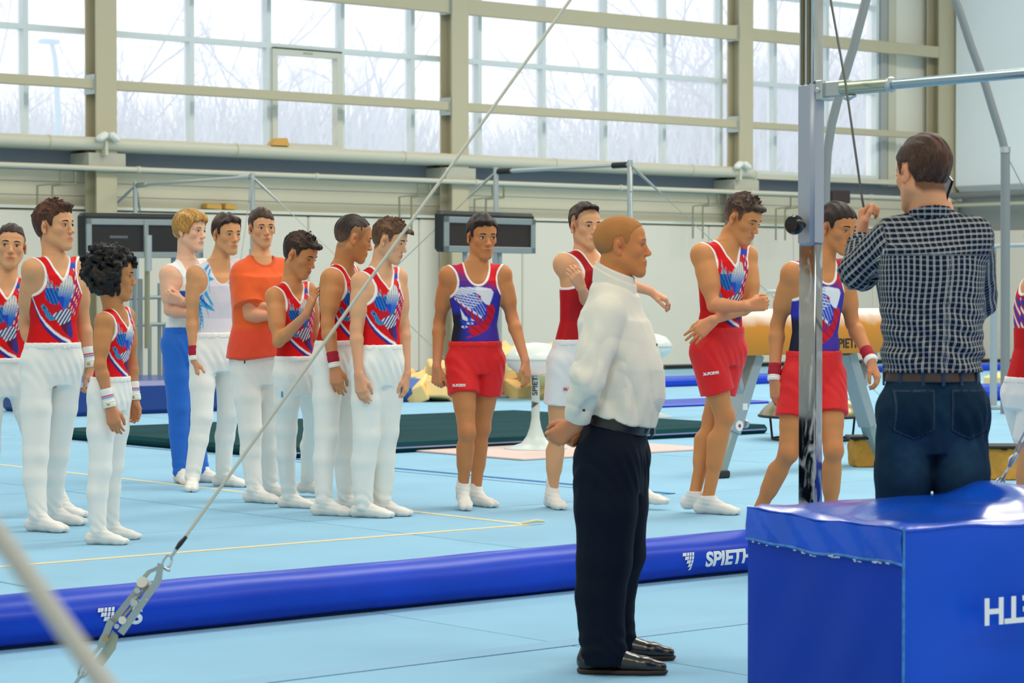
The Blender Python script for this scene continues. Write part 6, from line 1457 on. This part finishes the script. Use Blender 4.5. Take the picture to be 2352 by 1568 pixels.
r2 = n_.new('ShaderNodeMapRange'); r2.inputs[1].default_value = .54; r2.inputs[2].default_value = .68; r2.inputs[3].default_value = 1; r2.inputs[4].default_value = .35
l_.new(tcn.outputs['Object'], mp.inputs[0]); l_.new(mp.outputs[0], nz.inputs['Vector']); l_.new(nz.outputs['Fac'], cr.inputs[0]); l_.new(cr.outputs[0], b_.inputs['Base Color']); l_.new(nz.outputs['Fac'], r1.inputs[0]); l_.new(r1.outputs[0], b_.inputs['Roughness']); l_.new(nz.outputs['Fac'], r2.inputs[0]); l_.new(r2.outputs[0], b_.inputs['Metallic'])
zs0, zs1 = zt(565), zt(190)
lp = MB().box((0, 0, zs0 / 2), (.046, .090, zs0 + .02), None, .006).build('lower_post', chalk, hb, True)
slc = MB().box((0, 0, (zs0 + zs1) / 2), (.078, .088, zs1 - zs0), None, .014).build('sleeve', pc2, hb, True)
up = MB().box((0, 0, zs1 + .8), (.060, .074, 1.64), None, .004).build('upper_post', chrome, hb, True)
for sg in (-1, 1): MB().box((-.033, sg * .016, zs1 + .8), (.010, .012, 1.62), None, .003).build('post_rib', mat('rib_steel', (120, 124, 112), .2, 1), up)
MB().box((0, 0, .01), (.2, .24, .02), None, .004).build('base_plate', steel_d, hb)
kz = zt(517); MB().lathe([(.010, 0), (.012, .028), (.034, .034), (.038, .045), (.038, .060), (.032, .072), (.006, .074)], (-.039, .0, kz), 20, Matrix.Rotation(-math.pi / 2, 3, 'Y')).build('knob', mat('black_plastic', (14, 14, 16), .25), slc, True)
bz = zt(210)
MB().box((.012, -.060, bz), (.075, .034, .076), None, .004).build('clamp_plate', steel, slc); bo = MB().lathe([(.011, 0), (.011, .008), (.006, .011)], (-.0255, -.060, bz), 8, Matrix.Rotation(-math.pi / 2, 3, 'Y')).build('clamp_bolt', steel, slc)
MB().lathe([(.011, 0), (.011, .010), (.005, .014)], (.012, -.077, bz), 8, Matrix.Rotation(math.pi / 2, 3, 'X')).build('clamp_bolt', steel, slc)
MB().box((.004, -.13, bz + .002), (.030, .13, .060), None, .005).build('bracket', steel, hb)
MB().tube([(0, -.16, bz), (0, -.40, bz)], .0255, 16).build('ferrule', mat('ferrule_green', (170, 180, 160), .25, .9), hb, True); MB().tube([(0, -.395, bz), (0, -.405, bz), (0, -.415, bz)], [.028, .030, .024], 16).build('weld_ring', steel, hb, True)
MB().tube([(0, -.38, bz), (0, -2.4, bz)], .0185, 20).build('rail', mat('rail_steel', (160, 178, 186), .25, .8), hb, True)
MB().tube([(0, -.15, bz - .03), (0, -.19, bz - .036), (0, -.23, bz - .03)], [.004, .014, .004], 8).build('lug', steel, hb, True)
P2 = Vector((0, -2.45, 0)); MB().box(P2 + Vector((0, 0, zs0 / 2)), (.046, .090, zs0), None, .006).build('lower_post', chalk, hb); MB().box(P2 + Vector((0, 0, (zs0 + zs1) / 2)), (.078, .088, zs1 - zs0), None, .014).build('sleeve', pc2, hb); MB().box(P2 + Vector((0, 0, zs1 + .8)), (.060, .074, 1.64), None, .004).build('upper_post', chrome, hb); MB().box(P2 + Vector((0, 0, .01)), (.5, .3, .02)).build('base_plate', steel_d, hb)
topz = zs1 + 1.6
# long guy cable with tensioner
gc = thing('guy_cable', 'long steel guy cable slanting across the hall to a silver tensioner at lower left', 'cable', G(163, 1600, 8.42) * Vector((1, 1, 0)))
gc.location.z = 0; O_ = gc.location.copy()
TD = 8.45
def gq(x, y, d=TD): return G(x, y, d) - O_
MB().tube([gq(418, 1243, 8.5), Vector((pb.x, pb.y, topz)) - O_], .0062, 8).build('cable', mat('pale_cable', (196, 194, 178), .4, .3), gc, True)
MB().tube([gq(428, 1232, 8.49), gq(414, 1248, 8.48), gq(404, 1262, 8.47)], [.006, .009, .006], 10).build('ferrule', mat('black_rubber', (18, 18, 20), .5), gc, True)
MB().tube([gq(405, 1262), gq(392, 1280)], .006, 8).build('cable_eye', steel, gc, True)
def ring(pts, r, nm, m=steel, par=gc, d=TD): MB().tube([gq(x, y, d + (dd if True else 0)) for x, y, dd in pts], r, 8, closed=True).build(nm, m, par, True)
ring([(393, 1277, 0), (384, 1275, .01), (376, 1286, .01), (370, 1300, 0), (378, 1306, -.01), (390, 1300, -.01), (395, 1287, 0)], .0042, 'shackle')
MB().tube([gq(370, 1300, TD - .03), gq(389, 1310, TD - .05)], .006, 8).build('shackle_bolt', steel, gc, True)
tens = mat('tensioner_steel', (170, 176, 172), .4, .6)
def plate(poly, t, d, nm, m=tens):
    mb = MB(); n = len(poly); vs = [gq(x, y, d) for x, y in poly] + [gq(x, y, d + t) for x, y in poly]
    mb.add(vs, [tuple(range(n)), tuple(range(n, 2 * n))[::-1]] + [(i, n + i, n + (i + 1) % n, (i + 1) % n) for i in range(n)]); return mb.build(nm, m, gc)
plate([(362, 1292), (376, 1296), (371, 1338), (360, 1352), (284, 1459), (270, 1449), (352, 1334), (358, 1318)], .035, TD - .05, 'side_plate')
plate([(360, 1300), (368, 1306), (346, 1316), (332, 1334), (312, 1366), (304, 1358), (322, 1328), (338, 1310)], .03, TD + .03, 'side_plate')
plate([(318, 1340), (330, 1346), (262, 1436), (248, 1428)], .03, TD + .02, 'side_plate')
plate([(248, 1420), (262, 1430), (246, 1470), (240, 1486), (226, 1490), (222, 1478), (236, 1452)], .02, TD - .02, 'lower_fork')
plate([(258, 1446), (272, 1460), (266, 1490), (250, 1512), (236, 1531), (216, 1518), (240, 1484)], .004, TD + .015, 'lever', mat('lever_steel', (186, 182, 160), .45, .4))
MB().tube([gq(326, 1336, TD - .03), gq(340, 1348, TD + .03)], .020, 14).build('drum', mat('drum_white', (214, 212, 202), .4), gc, True)
MB().tube([gq(342, 1346, TD - .01), gq(318, 1368, TD - .02), gq(305, 1392, TD - .01), gq(290, 1408), gq(278, 1424)], .0045, 8).build('drum_cable', mat('brass_wire', (190, 176, 120), .3, .8), gc, True)
for (x, y, r, m_) in ((315, 1356, .010, steel), (308, 1384, .013, steel), (281, 1424, .014, mat('drum_white')), (268, 1438, .009, steel), (243, 1468, .010, mat('brass_dull', (176, 150, 100), .4, .7)), (337, 1376, .005, steel)):
    MB().tube([gq(x, y, TD - .06), gq(x, y, TD + .04)], r, 12).build('bolt', m_, gc, True)
ring([(302, 1378, 0), (312, 1372, 0), (318, 1380, 0), (312, 1390, 0), (302, 1388, 0)], .005, 'pawl_ring')
MB().tube([gq(228, 1486), gq(216, 1500), gq(207, 1512)], .007, 8).build('hook_shank', steel, gc, True); ring([(212, 1508, 0), (214, 1518, 0), (206, 1526, 0), (197, 1522, 0), (194, 1514, 0), (201, 1507, 0)], .0065, 'hook_eye')
chain(gq(203, 1522), gq(160, 1592), 'chain_link', gc, .060, .0045)
MB().lathe([(.05, 0), (.05, .006), (.02, .03), (.01, .05)], gq(160, 1596) * Vector((1, 1, 0)), 16).build('floor_anchor', steel_d, gc, True)
# blurred near cable
t = thing('near_cable', 'out of focus grey strap crossing the lower left corner close to the camera', 'cable', (G(-60, 1150, 1.9))); O_ = t.location.copy()
MB().tube([G(-260, 900, 1.95) - O_, G(20, 1260, 1.9) - O_, G(330, 1700, 1.8) - O_], .0085, 12).build('cable', mat('grey_strap', (176, 176, 168), .7), t, True)
# loose cable in the man's hand
t = thing('loose_cable', 'thin dark cable held in the raised left hand of the man in checked shirt', 'cable', G(1980, 480, 8.9)); O_ = t.location.copy()
MB().tube([G(1888, -110, 9.3) - O_, G(1908, 0, 9.25) - O_, G(1942, 190, 9.1) - O_, G(1980, 455, 8.88) - O_, G(1988, 500, 8.9) - O_, G(2012, 640, 9.2) - O_, G(2050, 850, 9.4) - O_], .0045, 8).build('wire', mat('dark_wire', (92, 94, 90), .5, .5), t, True)
# phone
q = G(2167, 448, 8.72); o = MB().box((0, 0, 0), (.012, .075, .15), Matrix.Rotation(.35, 3, 'X'), .004).build('phone', mat('black_glass', (10, 12, 16), .1)); o.location = q; o.rotation_euler = (0.15, .12, YAW + .25); tag(o, 'black phone held to the right ear of the man in checked shirt', 'phone')
# right chain
t = thing('tension_chain', 'steel chain with hook rising from behind the blue block mat at the right edge', 'chain', G(2292, 1120, 8.9)); O_ = t.location.copy()
chain(G(2288, 1126, 8.9) - O_, G(2318, 1070, 8.9) - O_, 'chain_link', t, .055, .0045)
MB().tube([G(2318, 1072, 8.9) - O_, G(2324, 1056, 8.9) - O_, G(2336, 1040, 8.9) - O_], [.008, .014, .008], 8).build('hook', steel, t, True)
for o_ in (-5, 5): MB().tube([G(2332 + o_, 1044, 8.9) - O_, G(2400 + o_, 910, 8.9) - O_], .004, 6).build('turnbuckle_rod', steel, t, True)
# big block mat
bm = thing('block_mat', 'large thick glossy blue vinyl block mat in the right foreground corner', 'mat')
c0 = yf(2076, 1207, 7.43); cl = yf(1718, 1155, 8.2); hz = (c0[2] + cl[2]) / 2 - .005
u1 = np.array([cl[0] - c0[0], cl[1] - c0[1]]); Lh = np.linalg.norm(u1); u1 = u1 / Lh; u2 = np.array([.86, .51]); u2 /= np.linalg.norm(u2); L2_ = 2.3
bm.location = y2w((c0[0], c0[1], 0)); bm.rotation_euler = (0, 0, YAW)
def mp_(a, b, z): return (u1[0] * a * Lh + u2[0] * b * L2_, u1[1] * a * Lh + u2[1] * b * L2_, z)
nA, nB, nZ = 30, 64, 34
def surf(kind):
    vs = []; fs = []; r3 = random.Random(2)
    if kind == 'top':
        A, B = nA, nB
        for i in range(A + 1):
            for j in range(B + 1):
                a, b = i / A, j / B; e = min(a, 1 - a, b * 2, (1 - b) * 2); rise = .022 * smooth(np.array(e), 0, .35)
                fold_ = .028 * math.exp(-((b - .30 - .10 * a) / .035) ** 2) + .02 * smooth(np.array(b), .28, .42)
                z = hz + float(rise) + fold_ * (1 if e > .02 else .5) + .004 * math.sin(a * 9 + b * 23) + .003 * math.sin(a * 21 - b * 41) - (.012 if e < .012 else 0); vs.append(mp_(a, b, z))
        fs = [(i * (B + 1) + j, i * (B + 1) + j + 1, (i + 1) * (B + 1) + j + 1, (i + 1) * (B + 1) + j) for i in range(A) for j in range(B)][:]
    return vs, fs
def side(p0, p1, n, name, zt_=None, buckle=.012, seed=0., m=bluev, tops=None):
    vs = []; p0 = np.array(p0[:2]); p1 = np.array(p1[:2]); d = p1 - p0; nn = np.array([d[1], -d[0]]); nn /= np.linalg.norm(nn)
    for j in range(n + 1):
        for k in range(nZ + 1):
            t = j / n; v = k / nZ; z = (tops[j] if tops else hz) * v
            bul = buckle * (math.sin(math.pi * v) ** .6 * .6 + .5 * math.sin(t * 7 + v * 4 + seed) * math.sin(math.pi * v) + .30 * math.sin(t * 17 - v * 9 + seed * 2) * math.sin(math.pi * v)) * math.sin(math.pi * min(max(t, .0), 1)) ** .3
            q = p0 + d * t + nn * bul; vs.append((q[0], q[1], z))
    return MB().add(vs, [(j * (nZ + 1) + k, (j + 1) * (nZ + 1) + k, (j + 1) * (nZ + 1) + k + 1, j * (nZ + 1) + k + 1) for j in range(n) for k in range(nZ)]).build(name, m, bm, True)
gl_v = mat('glossy_blue_vinyl', (0, 78, 208), .22, coat=.35, bump=.12, bscale=5, var=.12, vscale=3)
vs, fs = surf('top'); top = MB().add(vs, fs).build('top_cover', gl_v, bm, True)
ed = lambda f: [f(t) for t in np.linspace(0, 1, 65)]
TZ = lambda a, b: vs[int(round(a * nA)) * (nB + 1) + int(round(b * nB))][2]
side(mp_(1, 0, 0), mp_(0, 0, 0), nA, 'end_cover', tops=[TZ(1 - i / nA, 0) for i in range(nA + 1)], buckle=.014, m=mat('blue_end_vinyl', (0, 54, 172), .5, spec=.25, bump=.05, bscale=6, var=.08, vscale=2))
side(mp_(0, 0, 0), mp_(0, 1, 0), nB, 'side_cover', tops=[TZ(0, i / nB) for i in range(nB + 1)], buckle=.035, seed=1.3, m=mat('blue_side_vinyl', (0, 76, 204), .4, spec=.3, bump=.12, bscale=4, var=.1, vscale=2))
side(mp_(1, 1, 0), mp_(1, 0, 0), nB, 'back_cover', tops=[TZ(1, 1 - i / nB) for i in range(nB + 1)], buckle=.01); side(mp_(0, 1, 0), mp_(1, 1, 0), nA, 'end_cover', tops=[TZ(i / nA, 1) for i in range(nA + 1)], buckle=.01)
pip = mat('worn_seam', (60, 130, 200), .5, var=.5, vscale=30); O3 = Vector((0, 0, 0))
nl = np.array([u1[1], -u1[0]]); nl = nl if nl @ u2 < 0 else -nl
def edge(pts, r, nm, m=pip): MB().tube(pts, r, 8).build(nm, m, bm, True)
edge([mp_(0, 0, hz * t - .003) for t in np.linspace(0, 1, 12)], .0045, 'corner_seam')
edge([mp_(t, 0, TZ(t, 0)) for t in np.linspace(0, 1, 14)], .005, 'top_seam', gl_v); edge([mp_(0, t, TZ(0, t)) for t in np.linspace(0, 1, 40)], .005, 'top_seam', gl_v)
fl_ = [np.array(mp_(t, 0, TZ(t, 0) - .105)) + np.array([nl[0], nl[1], 0]) * .014 * math.sin(math.pi * min(max(t, .02), .98)) ** .3 for t in np.linspace(0, 1, 16)]
edge(fl_, .0045, 'flap_seam')
wearm = mat('wear_white', (206, 220, 232), .6); r3 = random.Random(8)
mb = MB()
for i in range(26):
    t = r3.uniform(.05, .98); q = np.array(mp_(t, 0, TZ(t, 0) - .107 - r3.uniform(0, .008))) + np.array([nl[0], nl[1], 0]) * .019
    mb.box(q, (r3.uniform(.006, .02), .003, r3.uniform(.002, .004)), Matrix.Rotation(math.atan2(u1[1], u1[0]), 3, 'Z'))
tag(mb.build('seam_wear', wearm, bm), kind='stuff')
# flap: upper cover skirt on the end face
vsf = []; n_ = 24
for j in range(n_ + 1):
    t = j / n_; q = np.array(mp_(t, 0, 0))[:2] + nl * (.010 * math.sin(math.pi * min(max(t, .03), .97)) ** .3 + .002)
    for k in range(5): vsf.append((q[0] + nl[0] * (.003 * math.sin(k * 1.2 + t * 30)), q[1] + nl[1] * (.003 * math.sin(k * 1.2 + t * 30)), TZ(t, 0) - .002 - .105 * k / 4))
MB().add(vsf, [(j * 5 + k, j * 5 + k + 1, (j + 1) * 5 + k + 1, (j + 1) * 5 + k) for j in range(n_) for k in range(4)]).build('skirt', gl_v, bm, True)
# lettering upside down on the side
xdir = Vector((-u2[0], -u2[1], 0)); T0 = Vector(mp_(0, .37, 0)); n2 = Vector((u2[1], -u2[0], 0)).normalized()
Ms = Matrix((xdir, Vector((0, 0, -1)), n2)).transposed().to_4x4(); qq = yf(2256, 1425, 7.9)
bpos = .0
for k in range(200):
    b = k / 200 * .8; w_ = mp_(0, b, 0); X_, D_ = w_[0] + c0[0], w_[1] + c0[1]
    if CX + X_ / D_ * F_PX > 2236: bpos = b; break
w_ = mp_(0, bpos, 0); D_ = w_[1] + c0[1]; zz = CAM_H + ray(2256, 1372)[1] * D_
txt = text('lettering', 'SPIETH', Matrix.Identity(4), .115, white_p, bm, .001, 1.05, .003)
wd_ = max(v.co.x for v in txt.data.vertices)
Ms.translation = Vector((w_[0], w_[1], zz)) + Vector((u2[0], u2[1], 0)) * wd_ + n2 * .056
txt.data.transform(Ms)
run_people()
